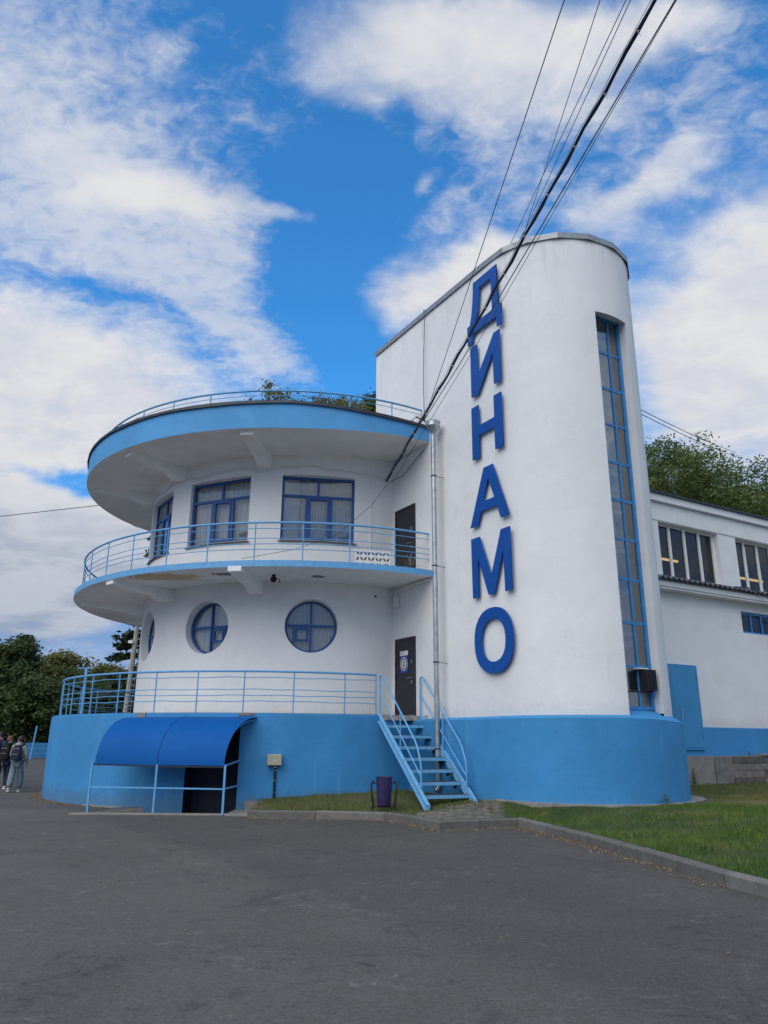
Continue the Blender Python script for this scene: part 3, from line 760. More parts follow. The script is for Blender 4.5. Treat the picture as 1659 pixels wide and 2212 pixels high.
def round_window(a, idx):
    ar = R_(a); rad = Vector((math.cos(ar), math.sin(ar), 0)); tan = Vector((-math.sin(ar), math.cos(ar), 0)); c0 = Vector((C[0], C[1], RWZ))
    dpt = RD-.30
    def P(u, z, d=0.): return c0+rad*(dpt+d)+tan*u+Vector((0, 0, z))
    n = 64; rv = MB(); V = []
    for q in range(n):
        t0 = 2*math.pi*q/n; c, s = math.cos(t0), math.sin(t0)
        V += [pol(C, RD, a+math.degrees(RWR*c/RD), RWZ+RWR*s), tuple(P(RWR*.975*c, RWR*.975*s, -.05))]
    rv.add(V, [(2*q, 2*((q+1) % n), 2*((q+1) % n)+1, 2*q+1) for q in range(n)])
    o = obj('round_window', rv, WHITE, B, smooth=True)
    r1, r0 = RWR*.972, RWR*.90
    fr = MB(); V = []
    for q in range(n):
        t0 = 2*math.pi*q/n; c, s = math.cos(t0), math.sin(t0)
        for r, d in ((r1, -.03), (r1, .03), (r0, .03), (r0, -.03)): V.append(tuple(P(r*c, r*s, d)))
    F = []
    for q in range(n):
        q2 = (q+1) % n
        for k in range(4): k2 = (k+1) % 4; F.append((4*q+k, 4*q2+k, 4*q2+k2, 4*q+k2))
    fr.add(V, F)
    fr.bar(P(0, -r0), P(0, r0), .09, .05, up=tan)
    mir = 1 if idx else -1
    for sg in (-1, 1): fr.bar(P(sg*.045, .03), P(sg*r0*.99, .03), .05, .07)
    obj('window_frame', fr, FRAME, o)
    sh = MB(); ua, ub = .085*mir, .40*mir; za, zb = -.36, -.03
    for u in (ua, ub): sh.bar(P(u, za-.03, .01), P(u, zb, .01), .06, .05, up=tan)
    for z in (za, zb-.02): sh.bar(P(ua, z, .012), P(ub, z, .012), .05, .055)
    sh.bar(P(ub+.065*mir, -.45, .0), P(ub+.065*mir, -.01, .0), .05, .05, up=tan)
    obj('casement', sh, FRAME, o)
    for (s1, s2) in ((-1, -1), (1, -1), (1, 1), (-1, 1)):
        V = [tuple(P(s1*.01, s2*.01+.03))]
        for k in range(9):
            t0 = math.pi/2*k/8; V.append(tuple(P(s1*r0*math.cos(t0), max(-r0, s2*r0*math.sin(t0))+(.03 if math.sin(t0) < .05 else 0))))
        mb = MB(); mb.add(V, [tuple(range(10)) if s1*s2 > 0 else tuple(range(9, -1, -1))]); obj('pane', mb, GLASS, o, recalc=False)
    cu = MB(); m = 80; V = []
    for i in range(m+1):
        u = -r1+2*r1*i/m; d = -.13+.018*math.sin(i*1.0)+.012*math.sin(i*.31+idx*2); V += [tuple(P(u, -.85, d)), tuple(P(u, .85, d))]
    cu.add(V, [(2*i, 2*i+2, 2*i+3, 2*i+1) for i in range(m)])
    obj('curtain', cu, CURT, o, smooth=True, recalc=False)
for i, a in enumerate(RWINS): round_window(a, i)

# dark room lining and slabs inside (keeps daylight out)
inn_ = MB()
inn_.lathe((C[0], C[1], 0), [(RD-1.6, 2.3), (RD-1.6, 9.4)], 40, A0, A1)
obj('inner_wall', inn_, INW, B, recalc=False)

# --- balcony slab and roof slab ---
def slab(name, c, rad, a0, a1, zb, zt, n, mats, rin):
    """zb, zt: functions of the angle; sides, top and soffit as a closed ring with three materials"""
    mb = MB(); V = []
    for i in range(n+1):
        a = a0+(a1-a0)*i/n
        V += [pol(c, rin, a, zb(a)), pol(c, rad, a, zb(a)), pol(c, rad, a, zt(a)), pol(c, rin, a, zt(a))]
    mb.add(V, [])
    F = []; mi = []
    for i in range(n):
        b, d = 4*i, 4*(i+1)
        for k, m_ in ((0, 2), (1, 1), (2, 0)): F.append((b+k, d+k, d+k+1, b+k+1)); mi.append(m_)
    F.append((0, 1, 2, 3)); mi.append(1); F.append((4*n, 4*n+3, 4*n+2, 4*n+1)); mi.append(1)
    mb.f = F
    o = obj(name, mb, mats, B, recalc=True)
    me = o.data; me.polygons.foreach_set('material_index', mi); me.polygons.foreach_set('use_smooth', [True]*len(mi))
    me.set_sharp_from_angle(angle=R_(30)); return o
slab('balcony_slab', CB, RB, -57.5, -239, lambda a: ZB0, lambda a: ZB1, 140, [CONC, RAILB, BALSOF], 1.)
sm = lambda x: (lambda v: v*v*(3-2*v))(max(0, min(1, x)))
zr0 = lambda a: 9.45+.14*sm((a+88)/32); zr1 = lambda a: 10.19-.16*sm((a+88)/32)
slab('roof_slab', CR, RR, -54.5, -239, zr0, zr1, 140, [CONC, FASCIA, SOFFIT], 1.)
fl = MB(); V = []; n = 34
for i in range(n+1):
    a = -54.5+(-239+54.5)*i/n; z = zr1(a); jit = random.uniform(-.012, .012)
    V += [pol(CR, RR+.02, a, z-.045+jit), pol(CR, RR+.065, a, z-.055+jit), pol(CR, RR+.055, a, z+.03), pol(CR, RR-.35, a, z+.05)]
fl.add(V, [(4*i+k, 4*i+4+k, 4*i+5+k, 4*i+1+k) for i in range(n) for k in range(3)])
obj('roof_edge_flashing', fl, DFLASH, B, recalc=False)
# radial beams under both slabs
def beam(a, rout, ztop, c, hend, hwall, wd=.36, lab=None):
    mb = MB(); ar = R_(a); rad = Vector((math.cos(ar), math.sin(ar), 0)); tan = Vector((-math.sin(ar), math.cos(ar), 0)); c0 = Vector((C[0], C[1], 0))
    prof = [(RD-.1, ztop+.02), (rout, ztop+.02), (rout, ztop-hend), (RD+.62, ztop-hwall*.62), (RD+.30, ztop-hwall), (RD-.1, ztop-hwall)]
    V = [tuple(c0+rad*r+tan*s*wd/2+Vector((0, 0, z))) for s in (-1, 1) for r, z in prof]; m = len(prof)
    mb.add(V, [tuple(range(m)), tuple(range(2*m-1, m-1, -1))]+[(i, (i+1) % m, (i+1) % m+m, i+m) for i in range(m)])
    obj('beam', mb, SOFFIT, B, bevel=.015)
for a in (-97.6, -130.6, -163.8, -197): beam(a, 7.08, 9.45, CR, .12, .38)
for a in (-98.2, -132, -166, -199): beam(a, 7.12, ZB0, CB, .12, .36)

# --- plinth of the drum with the basement doorway ---
DOORA = (-99.9, -89.0)
def plinth():
    mb = MB()
    aa = sorted(set(np.arange(-239, -45, 1.5).tolist()+list(DOORA)+[-46.]))
    V = []
    for a in aa:
        V += [pol(CP, RP, a, -1.4), pol(CP, RP, a, 1.92), pol(CP, RP-.01, a, ZT-.03), pol(CP, RP-.06, a, ZT), pol(CP, 1., a, ZT)]
    mb.v = V
    for i in range(len(aa)-1):
        am = (aa[i]+aa[i+1])/2
        for k in range(4):
            if k == 0 and DOORA[0] < am < DOORA[1]: continue
            mb.f.append((5*i+k, 5*i+5+k, 5*i+6+k, 5*i+1+k))
    return mb
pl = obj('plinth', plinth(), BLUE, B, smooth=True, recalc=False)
terr = MB(); V = []
for i in range(121):
    a = -239+193*i/120; V += [pol(CP, RP-.05, a, ZT+.004), pol(CP, 2, a, ZT+.004)]
terr.add(V, [(2*i, 2*i+2, 2*i+3, 2*i+1) for i in range(120)])
obj('terrace_floor', terr, CONC, B, recalc=False)
# chipped render above the canopy
for a, w_, h_ in ((-111.6, .12, .13), (-110.7, .1, .12), (-88.2, .2, .06), (-87, .1, .04)):
    ch = MB(); ch.box(pol(CP, RP-.012, a, ZT-.03-h_/2+.03), (.05, w_*1.6, h_), R_(a)); obj('render_patch', ch, CONC, B)
bd = thing('basement_doorway', pol(CP, RP, -94.4, -1.3), None, None)
bd.parent = B; bd.location = Vector(bd.location)-Vector(B.location)
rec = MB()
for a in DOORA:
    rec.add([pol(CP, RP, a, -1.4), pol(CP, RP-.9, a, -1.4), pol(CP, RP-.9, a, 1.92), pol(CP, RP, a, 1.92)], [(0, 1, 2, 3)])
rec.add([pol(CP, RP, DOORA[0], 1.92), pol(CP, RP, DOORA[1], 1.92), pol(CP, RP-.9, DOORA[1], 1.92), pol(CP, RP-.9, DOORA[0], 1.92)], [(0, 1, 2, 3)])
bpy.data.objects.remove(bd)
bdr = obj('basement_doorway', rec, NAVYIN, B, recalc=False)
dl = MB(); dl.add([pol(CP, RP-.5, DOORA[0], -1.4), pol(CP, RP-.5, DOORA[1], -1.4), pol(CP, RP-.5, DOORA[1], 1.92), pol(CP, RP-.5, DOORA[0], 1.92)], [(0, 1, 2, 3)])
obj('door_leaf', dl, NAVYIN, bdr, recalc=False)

# --- stair landing ---
ld = MB(); ld.prism([(-.12, 19.64), (.98, 20.03), (1.2, 19.72), (1.5, 20.0), (.5, 21.4), (-.6, 21.0)], ZT-.13, ZT-.004)
obj('landing', ld, mat('worn_landing', (.34, .31, .28), .9, .25, 6., .6, 30., dirt=(.10, .05, .04, .8), dscale=5.), B)

# --- tower ---
def stadium(off, L, n=48, step=.5):
    """outline points from the far end of the left flank round the nose to the far end of the right flank; returns (x,y,t)"""
    P_ = []; w = TW+off
    k = int(L/step)
    for i in range(k+1): s = L*(1-i/k); P_.append((*(T-E*w+DF*s), -s))
    angs = sorted(set([180*i/n for i in range(1, n)]+[75.7, 105.5]))
    for a in angs: ar = R_(a); P_.append((*(T-E*w*math.cos(ar)-DF*w*math.sin(ar)), TW*ar))
    for i in range(k+1): s = L*i/k; P_.append((*(T+E*w+DF*s), TW*math.pi+s))
    return P_
def tower_wall():
    mb = MB(); O = stadium(0, TL); zs = [1.9, 2.10, 11.66, 12.7, ZTOP]
    WA0, WA1 = TW*R_(75.7), TW*R_(105.5)
    for x, y, t0 in O:
        for z in zs: mb.v.append((float(x), float(y), z))
    m = len(zs)
    for i in range(len(O)-1):
        tm = (O[i][2]+O[i+1][2])/2
        for k in range(m-1):
            if k == 1 and WA0 < tm < WA1: continue
            mb.f.append((i*m+k, (i+1)*m+k, (i+1)*m+k+1, i*m+k+1))
    e_ = len(O)-1; mb.f.append((e_*m, 0, m-1, e_*m+m-1))
    return mb
obj('tower_wall', tower_wall(), WHITE, B, smooth=True, recalc=True)
tt = MB(); O = stadium(.0, TL, 20); tt.prism([(float(p[0]), float(p[1])) for p in O], ZTOP-.02, ZTOP+.05); obj('tower_roof', tt, DFLASH, B)
# faceted parapet flashing
fl = MB(); O = [(*(T-E*(TW+.05)+DF*s), 0) for s in (TL+.05, 4.8, 3.6, 2.4, 1.2, .3)]
for a in (14, 33, 53, 74, 96, 118, 138, 158, 176): ar = R_(a); O.append((*(T-E*(TW+.075)*math.cos(ar)-DF*(TW+.075)*math.sin(ar)), 0))
O += [(*(T+E*(TW+.05)+DF*s), 0) for s in (.6, 2.5, TL+.05)]
cen = T+DF*2
V = []
for x, y, _ in O:
    d = Vector((x-T[0], y-T[1])); s_ = max(0, float((np.array([x, y])-T)@DF)); n_ = Vector((x, y))-Vector(T+DF*s_); n_.normalize(); p = Vector((x, y)); q = p-n_*.34
    V += [(p.x-n_.x*.03, p.y-n_.y*.03, ZTOP-.05), (p.x, p.y, ZTOP-.075), (p.x, p.y, ZTOP+.085), (q.x, q.y, ZTOP+.13)]
m = len(O); fl.add(V, [(4*i+k, 4*i+4+k, 4*i+5+k, 4*i+1+k) for i in range(m-1) for k in range(3)])
obj('tower_edge_flashing', fl, FLASH, B, recalc=False)
# plinth of the tower
tp = MB(); O = stadium(.212, TL, 48); O2 = stadium(.0, TL, 48); O1 = stadium(.20, TL, 48)
for a, b1, b in zip(O, O1, O2):
    dz_ = -.02-.075*sm((a[2]/TW-1.2)/1.0)
    tp.v += [(float(a[0]), float(a[1]), -.2), (float(a[0]), float(a[1]), 2.075+dz_), (float(b1[0]), float(b1[1]), 2.088+dz_), (float(b[0]), float(b[1]), 2.118)]
tp.f = [(4*i+k, 4*i+4+k, 4*i+5+k, 4*i+1+k) for i in range(len(O)-1) for k in range(3)]
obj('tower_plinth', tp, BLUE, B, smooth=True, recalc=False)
ap = MB()
V = []
n = 40
for i in range(n+1):
    a = R_(-8+190*i/n); r = TW+.212+.10+.36*sm((i/n-.60)/.28)+.012*math.sin(i*2.3)
    p0 = T-E*(TW+.15)*math.cos(a)-DF*(TW+.15)*math.sin(a); p = T-E*r*math.cos(a)-DF*r*math.sin(a)
    V += [(*p0, .405), (*p, .39+.006*math.sin(i*1.7)), (*p, .1)]
ap.add(V, [(3*i+k, 3*i+3+k, 3*i+4+k, 3*i+1+k) for i in range(n) for k in range(2)])
obj('tower_apron', ap, CONC, B, recalc=False)
ap = MB(); V = []
for i in range(61):
    a = -125+78*i/60; r = RP+.10+.02*math.sin(i*1.9)
    if a > -88: z = .20+.17*(a+88)/40
    elif a > -92 : z = .1
    else: z = .02
    V += [pol(CP, RP-.05, a, z+.02), pol(CP, r, a, z), pol(CP, r, a, -.1)]
ap.add(V, [(3*i+k, 3*i+3+k, 3*i+4+k, 3*i+1+k) for i in range(60) for k in range(2) if not (-114.5 < -125+78*i/60 < -88.5)])
obj('drum_apron', ap, CONC, B, recalc=False)

# tall stair window in the nose
def tower_window():
    K = 1.70; h = TW*math.sin(R_(15.5)); rad = Vector((*(-DF), 0)); tan = Vector((*E, 0)); c0 = Vector((*T, 0))
    def P(u, z, d=0.): return c0+rad*(K+d)+tan*u+Vector((0, 0, z))
    z0, z1 = 2.17, 11.66
    rv = MB(); o_ = lambda u, z: tuple(c0+tan*u+rad*math.sqrt(TW*TW-u*u)+Vector((0, 0, z)))
    ub = h+.06     # jambs splay outwards a little
    hl = TW*math.sin(R_(14.3))
    for sg, hh_ in ((-1, hl), (1, h)): rv.add([o_(sg*hh_, z0), tuple(P(sg*ub, z0, -.03)), tuple(P(sg*ub, z1+.16, -.03)), o_(sg*hh_, z1)], [(0, 1, 2, 3)])
    V = []
    for i in range(9): u = -h+2*h*i/8; V += [o_(max(u, -hl), z1), tuple(P(u*ub/h, z1+.16, -.03))]
    rv.add(V, [(2*i, 2*i+2, 2*i+3, 2*i+1) for i in range(8)])
    w = obj('stair_window', rv, WHITE, B, recalc=False)
    sl = MB(); V = []
    for i in range(9): u = -h+2*h*i/8; V += [o_(u, 2.10), tuple(P(u*ub/h, 2.24, -.0))]
    sl.add(V, [(2*i, 2*i+2, 2*i+3, 2*i+1) for i in range(8)]); obj('sill', sl, BLUE, w, recalc=False)
    fr = MB()
    zb, zt_ = 2.24, 11.80
    fr.bar(P(ub-.05, zb), P(ub-.05, zt_), .10, .06, up=tan); fr.bar(P(-ub+.05, zb), P(-ub+.05, zt_), .10, .06, up=tan)
    fr.bar(P(-ub+.1, zb+.04), P(ub-.1, zb+.04), .06, .08); fr.bar(P(-ub+.1, zt_-.04), P(ub-.1, zt_-.04), .06, .08)
    obj('window_frame', fr, FRAME2, w, bevel=.008)
    zz = [2.32, 3.17, 4.12, 5.10, 6.04, 6.98, 7.92, 8.88, 9.83, 10.80, 11.72]
    us = [-ub+.1, -.23, .20, ub-.1]
    for i, z in enumerate(zz[1:-1]):
        b = MB(); th = .07 if i % 3 else .05
        b.bar(P(us[0], z), P(us[3], z), .035, th); obj('glazing_bar', b, FRAME2, w)
    for i in range(len(zz)-1):
        for um in us[1:3]: b = MB(); j = random.uniform(-.01, .01); b.bar(P(um+j, zz[i], .012), P(um-j, zz[i+1], .012), .04, .045, up=tan); obj('glazing_bar', b, FRAME2, w)
        for k in range(3):
            tl_ = random.uniform(-.004, .004); mb = MB()
            mb.add([tuple(P(us[k], zz[i], tl_)), tuple(P(us[k+1], zz[i], -tl_)), tuple(P(us[k+1], zz[i+1], -tl_)), tuple(P(us[k], zz[i+1], tl_))], [(0, 1, 2, 3)])
            obj('pane', mb, GLASST, w, recalc=False)
    # inside: back wall, landings and old inner sashes seen through the glass
    iw = MB(); 
    iw.add([tuple(P(-1.0, 1.9, -.7)), tuple(P(1.2, 1.9, -.7)), tuple(P(1.2, 12.6, -.7)), tuple(P(-1.0, 12.6, -.7))], [(0, 1, 2, 3)])
    obj('stairwell_wall', iw, INW, w, recalc=False)
    la = MB()
    for z in (3.7, 5.55, 7.4, 9.4, 11.3): la.box(tuple(P(0, z, -.48)), (2.0, .40, .16), AL)
    for z in (4.6, 8.4): la.bar(P(-.9, z-.6, -.55), P(.9, z+.6, -.55), .2, .14)
    obj('stair_flights', la, INW, w)
    sh = MB()
    for z in np.arange(3.9, 8.6, .95):
        sh.bar(P(-.4, z, -.16), P(.34, z, -.16), .05, .09)
    for u in (-.4, .34): sh.bar(P(u, 3.5, -.16), P(u, 8.5, -.16), .04, .05, up=tan)
    sh.bar(P(.02, 3.5, -.16), P(.02, 8.5, -.16), .03, .03, up=tan)
    obj('inner_sash', sh, PVC, w)
tower_window()

# --- doors on the flank under and above the balcony ---
def flank_P(s, z, d=0.): p = T-E*(TW+d)+DF*s; return Vector((float(p[0]), float(p[1]), z))
def steel_door(s0, s1, z0, z1, lab, poster):
    fr = MB()
    up = Vector((*E, 0))
    fr.bar(flank_P(s0+.03, z0, .012), flank_P(s0+.03, z1, .012), .05, .06, up=DF.tolist()+[0]); fr.bar(flank_P(s1-.03, z0, .012), flank_P(s1-.03, z1, .012), .05, .06, up=DF.tolist()+[0])
    fr.bar(flank_P(s0+.06, z1-.03, .012), flank_P(s1-.06, z1-.03, .012), .05, .06)
    o = obj('steel_door', fr, DARKDOOR, B, label=lab)
    lf = MB(); c = flank_P((s0+s1)/2, (z0+z1)/2-.02, .006); lf.box(tuple(c), (.05, s1-s0-.14, z1-z0-.1), AL); obj('door_leaf', lf, DARKDOOR, o, bevel=.006)
    hn = MB(); sh = s0+.17; zh = z0+.98
    hn.tube([flank_P(sh, zh, .03), flank_P(sh, zh, .085), flank_P(sh+.03, zh, .09), flank_P(sh+.15, zh-.005, .085)], .011, 8)
    hn.box(tuple(flank_P(sh, zh-.11, .036)), (.012, .04, .08), AL); hn.box(tuple(flank_P(sh, zh, .036)), (.012, .045, .045), AL)
    hn.box(tuple(flank_P(sh, zh+.42, .036)), (.012, .04, .09), AL)
    obj('handle', hn, CHROME, o, smooth=True)
    hg = MB()
    for z in (z0+.25, z0+1.0, z1-.45, z1-.75): hg.tube([flank_P(s1-.055, z, .045), flank_P(s1-.055, z+.11, .045)], .014, 8)
    obj('hinges', hg, BLACK, o)
    if poster:
        ps = MB(); ps.box(tuple(flank_P((s0+s1)/2+.03, z0+1.42, .036)), (.006, .40, .58), AL)
        pc_ = obj('poster', ps, mat('poster_blue', (.01, .045, .32), .4, .03), o)
        wt_ = MB(); wt_.box(tuple(flank_P((s0+s1)/2+.03, z0+1.655, .041)), (.004, .40, .12), AL); obj('poster_heading', wt_, PVC, o)
        ln = MB()
        for k in range(3):
            wd_ = (.22, .1, .24)[k]; ln.box(tuple(flank_P((s0+s1)/2+.21-wd_/2, z0+1.685-.024*k, .0445)), (.002, wd_, .008), AL)
        obj('heading_text_lines', ln, BLACK, o)
        def disc(r, r_in, d, nm, mt):
            mb = MB(); V = []; n = 40; cs, cz = (s0+s1)/2+.03, z0+1.365
            for q in range(n):
                t0 = 2*math.pi*q/n
                V += [tuple(flank_P(cs+r*math.cos(t0), cz+r*math.sin(t0), d)), tuple(flank_P(cs+r_in*math.cos(t0), cz+r_in*math.sin(t0), d))]
            mb.add(V, [(2*q, 2*((q+1) % n), 2*((q+1) % n)+1, 2*q+1) for q in range(n)]); obj(nm, mb, mt, o, recalc=False)
        disc(.185, .168, .0415, 'emblem_rim', PVC); disc(.168, .125, .0412, 'emblem_ring', BLACK); disc(.125, .0, .0418, 'emblem_disc', PVC)
        # letter marks round the ring
        lm = MB(); cs, cz = (s0+s1)/2+.03, z0+1.365
        for q in list(range(-4, 5))+list(range(12, 19)):
            t0 = math.pi/2+q*.235; p = flank_P(cs+.147*math.cos(t0), cz+.147*math.sin(t0), .0435)
            lm.box(tuple(p), (.002, .012, .018), AL)
        obj('ring_lettering', lm, PVC, o)
        em = MB()
        dm = [(0, .112), (.06, 0), (0, -.112), (-.06, 0)]
        for i in range(4):
            a_, b_ = dm[i], dm[(i+1) % 4]; em.bar(flank_P(cs+a_[0], cz+a_[1], .044), flank_P(cs+b_[0], cz+b_[1], .044), .003, .012)
        em.bar(flank_P(cs, cz+.1, .044), flank_P(cs, cz-.1, .044), .003, .008, up=DF.tolist()+[0])
        for k in range(3): em.tube([flank_P(cs+.028*math.cos(x*.7), cz+.035-.035*k+.014*math.sin(x*.7), .045) for x in range(9)], .003, 4)
        obj('emblem_mark', em, BLACK, o)
steel_door(3.70, 4.71, ZT, ZT+2.07, 'ground floor steel door with a blue poster', True)
steel_door(3.67, 4.72, ZB1, ZB1+2.10, 'upper steel door on the balcony', False)

# --- railings ---
def railing(c, r, a_start, a_end, posts, ztop, rails, zbase, pr=.017, tr=.028, rr=.010, wob=.0, ext=None, lab=None):
    n = int(abs(a_end-a_start)/2)+1
    top = MB(); top.tube([pol(c, r, a_start+(a_end-a_start)*i/n, ztop) for i in range(n+1)]+(ext or []), tr, 10)
    o = obj('railing', top, RAILB, B, smooth=True, label=lab)
    for z in rails:
        ph = random.uniform(0, 6); mb = MB()
        mb.tube([pol(c, r+.004*math.sin(i*1.3), a_start+(a_end-a_start)*i/n, z+wob*math.sin(i*1.17+ph)+wob*.6*math.sin(i*.43+ph*2)) for i in range(n+1)], rr, 6)
        obj('rail', mb, RAILB, o, smooth=True)
    pm = me_of('post', MB().tube([(0, 0, zbase), (0, 0, ztop-tr*.5)], pr, 8), RAILB, True)
    for a in posts:
        p = pol(c, r, a, 0); link_mesh('post', pm, o, (p[0], p[1], 0))
    return o
POSTS_T = [-59.1, -66.8, -78.3, -89.0, -99.3, -109.4, -120, -130, -140.5, -151, -161, -171.5, -182, -192, -202, -212, -222, -232]
railing(CP, 6.5, -59.0, -236, POSTS_T, 3.20, (3.05, 2.76, 2.62, 2.48), ZT-.02, wob=.008, lab='terrace railing with four thin bars')
POSTS_B = [-57.6, -66.7, -76.3, -85.7, -95.3, -105.2, -114.9, -125, -134.9, -145, -155, -165, -175, -185, -195, -205, -215, -225]
railing(CB, 7.36, -57.2, -236, POSTS_B, 6.94, (6.78, 6.52, 6.37, 6.23), ZB1-.02, wob=.003, lab='balcony railing with four thin bars')
POSTS_R = [-63.2, -73.7, -83.9, -94.0, -106.4, -116.7, -127, -138, -149, -160, -171, -182, -193, -204, -215, -226]
railing(CR, 6.82, -53.5, -236, POSTS_R, 10.70, (10.55,), 9.9, wob=.003, lab='roof railing with one thin bar')

# T-headed blue post on the far terrace edge
tp_ = MB(); p = pol(CP, 6.35, -137, 0); 
tp_.box((p[0], p[1], (ZT+3.42)/2), (.06, .06, 3.42-ZT)); tp_.box((p[0]-.05, p[1], 3.44), (.38, .06, .03))
obj('blue_post', tp_, RAILB, B)

# wall cable round the upper storey and conduit
wc = MB(); pts = []
for i in range(70):
    a = -58-112*i/69; z = 9.03+.05*math.sin(i*.45)+.03*math.sin(i*.93)+(.05 if -86 < a < -74 else 0)-(.13*sm((a+66)/8))
    pts.append(pol(C, RD+.02, a, z))
wc.tube(pts, .014, 6); wc.tube([(p[0], p[1], p[2]+.05+.02*math.sin(i*.7)) for i, p in enumerate(pts)], .010, 6)
obj('wall_cable', wc, PVC, B, smooth=True)
cdt = MB(); a = -63.2; cdt.bar(pol(C, RD+.012, a, ZB1), pol(C, RD+.012, a, 8.92), .03, .05, up=(math.sin(R_(a)), -math.cos(R_(a)), 0)); obj('conduit', cdt, PVC, B)
cdt = MB(); cdt.tube([flank_P(4.9, 5.58, .05), flank_P(3.9, 5.66, .05), flank_P(2.95, 5.66, .05)], .03, 8); obj('conduit', cdt, PVC, B)

# ================================================================ LETTERS
def letter(name, outl, label, bolts):
    me = flat2d(outl, .035); me.name = name; me.materials.clear(); me.materials.append(LETTER)
    us = [p[0] for p in outl[0]]; zs = [p[1] for p in outl[0]]; uc, zc = (min(us)+max(us))/2, min(zs)
    for v in me.vertices: v.co.x -= uc; v.co.y -= zc
    o = bpy.data.objects.new(name, me); COL.objects.link(o)
    ax = Vector((*(-DF), 0)); nz = Vector((*(-E), 0)); up = Vector((0, 0, 1))
    m = Matrix((( ax.x, up.x, nz.x), (ax.y, up.y, nz.y), (ax.z, up.z, nz.z)))
    o.rotation_euler = m.to_euler(); base = T-E*(TW+.085)-DF*uc; o.location = (float(base[0]), float(base[1]), zc)
    b = o.modifiers.new('bevel', 'BEVEL'); b.width = .004; b.segments = 1; b.limit_method = 'ANGLE'
    setp(o, label, 'letter', 'blue letters of the vertical sign')
    mb = MB()
    for (u, z) in bolts: mb.lathe((u-uc, z-zc, .0175), [(.0, .006), (.014, .006), (.014, 0)], 8)
    bm_ = me_of('bolts', mb, mat_bolt); q = bpy.data.objects.new('bolts', bm_); COL.objects.link(q); q.parent = o; q['kind'] = 'stuff'
    for k in range(2):   # stand-off studs into the wall
        st = MB()
    st = MB()
    for (u, z) in bolts: st.tube([(u-uc, z-zc, -.017), (u-uc, z-zc, -.10)], .008, 6)
    sm_ = me_of('studs', st, mat_bolt); q = bpy.data.objects.new('studs', sm_); COL.objects.link(q); q.parent = o; q['kind'] = 'stuff'
mat_bolt = mat('bolt', (.004, .03, .11), .5)
letter('sign_letter', [[(-.63, 13.37), (.35, 13.39), (.37, 12.18), (.48, 12.18), (.48, 11.61), (.28, 11.61), (.28, 11.88), (-.71, 11.88), (-.71, 11.61), (-.93, 11.61), (-.93, 12.16), (-.82, 12.17), (-.74, 12.42), (-.67, 12.8), (-.64, 13.1)],
                       [(-.37, 13.10), (.11, 13.10), (.12, 12.16), (-.55, 12.16), (-.46, 12.45), (-.39, 12.8)]], 'topmost blue letter Д of the vertical sign on the white tower', [(-.56, 13.2), (.26, 13.2), (-.82, 11.9), (.38, 11.8), (-.6, 12.3), (.26, 12.5)])
letter('sign_letter', [[(-.83, 11.49), (-.55, 11.49), (-.54, 10.60), (.14, 11.49), (.36, 11.49), (.35, 10.09), (.08, 10.09), (.07, 10.97), (-.56, 10.08), (-.84, 10.08)]], 'second blue letter from the top, И, directly under the Д', [(-.69, 11.3), (-.69, 10.2), (.24, 11.3), (.22, 10.2), (-.2, 10.8)])
letter('sign_letter', [[(-.86, 9.78), (-.57, 9.78), (-.57, 9.21), (.04, 9.21), (.04, 9.78), (.33, 9.78), (.32, 8.36), (.03, 8.36), (.03, 8.95), (-.58, 8.95), (-.58, 8.36), (-.87, 8.36)]], 'third blue letter from the top, Н, level with the roof railing', [(-.72, 9.6), (-.72, 8.5), (.18, 9.6), (.18, 8.5), (-.26, 9.08)])
letter('sign_letter', [[(-.45, 8.03), (-.10, 8.03), (.43, 6.62), (.12, 6.62), (.01, 6.95), (-.61, 6.95), (-.74, 6.62), (-1.04, 6.62)],
                       [(-.29, 7.72), (-.53, 7.18), (-.08, 7.18)]], 'fourth blue letter from the top, А, beside the balcony doors', [(-.28, 7.9), (-.9, 6.75), (.28, 6.75), (-.3, 7.06)])
letter('sign_letter', [[(-1.03, 6.33), (-.70, 6.33), (-.30, 5.30), (.11, 6.33), (.43, 6.33), (.42, 4.85), (.18, 4.85), (.17, 5.83), (-.20, 4.86), (-.42, 4.86), (-.79, 5.83), (-.79, 4.86), (-1.02, 4.86)]], 'fifth blue letter from the top, М, at balcony floor height', [(-.9, 6.2), (-.9, 5.0), (.3, 6.2), (.3, 5.0), (-.3, 5.1)])
el = lambda cx, cz, rx, rz, n=48, p=2.25: [(cx+rx*math.copysign(abs(math.cos(2*math.pi*k/n))**(2/p), math.cos(2*math.pi*k/n)), cz+rz*math.copysign(abs(math.sin(2*math.pi*k/n))**(2/p), math.sin(2*math.pi*k/n))) for k in range(n)]
letter('sign_letter', [el(-.31, 3.80, .70, .75), el(-.31, 3.80, .43, .49)], 'lowest blue letter О of the vertical sign, above the tower plinth', [(-.31, 4.42), (-.31, 3.18), (-.88, 3.8), (.26, 3.8)])

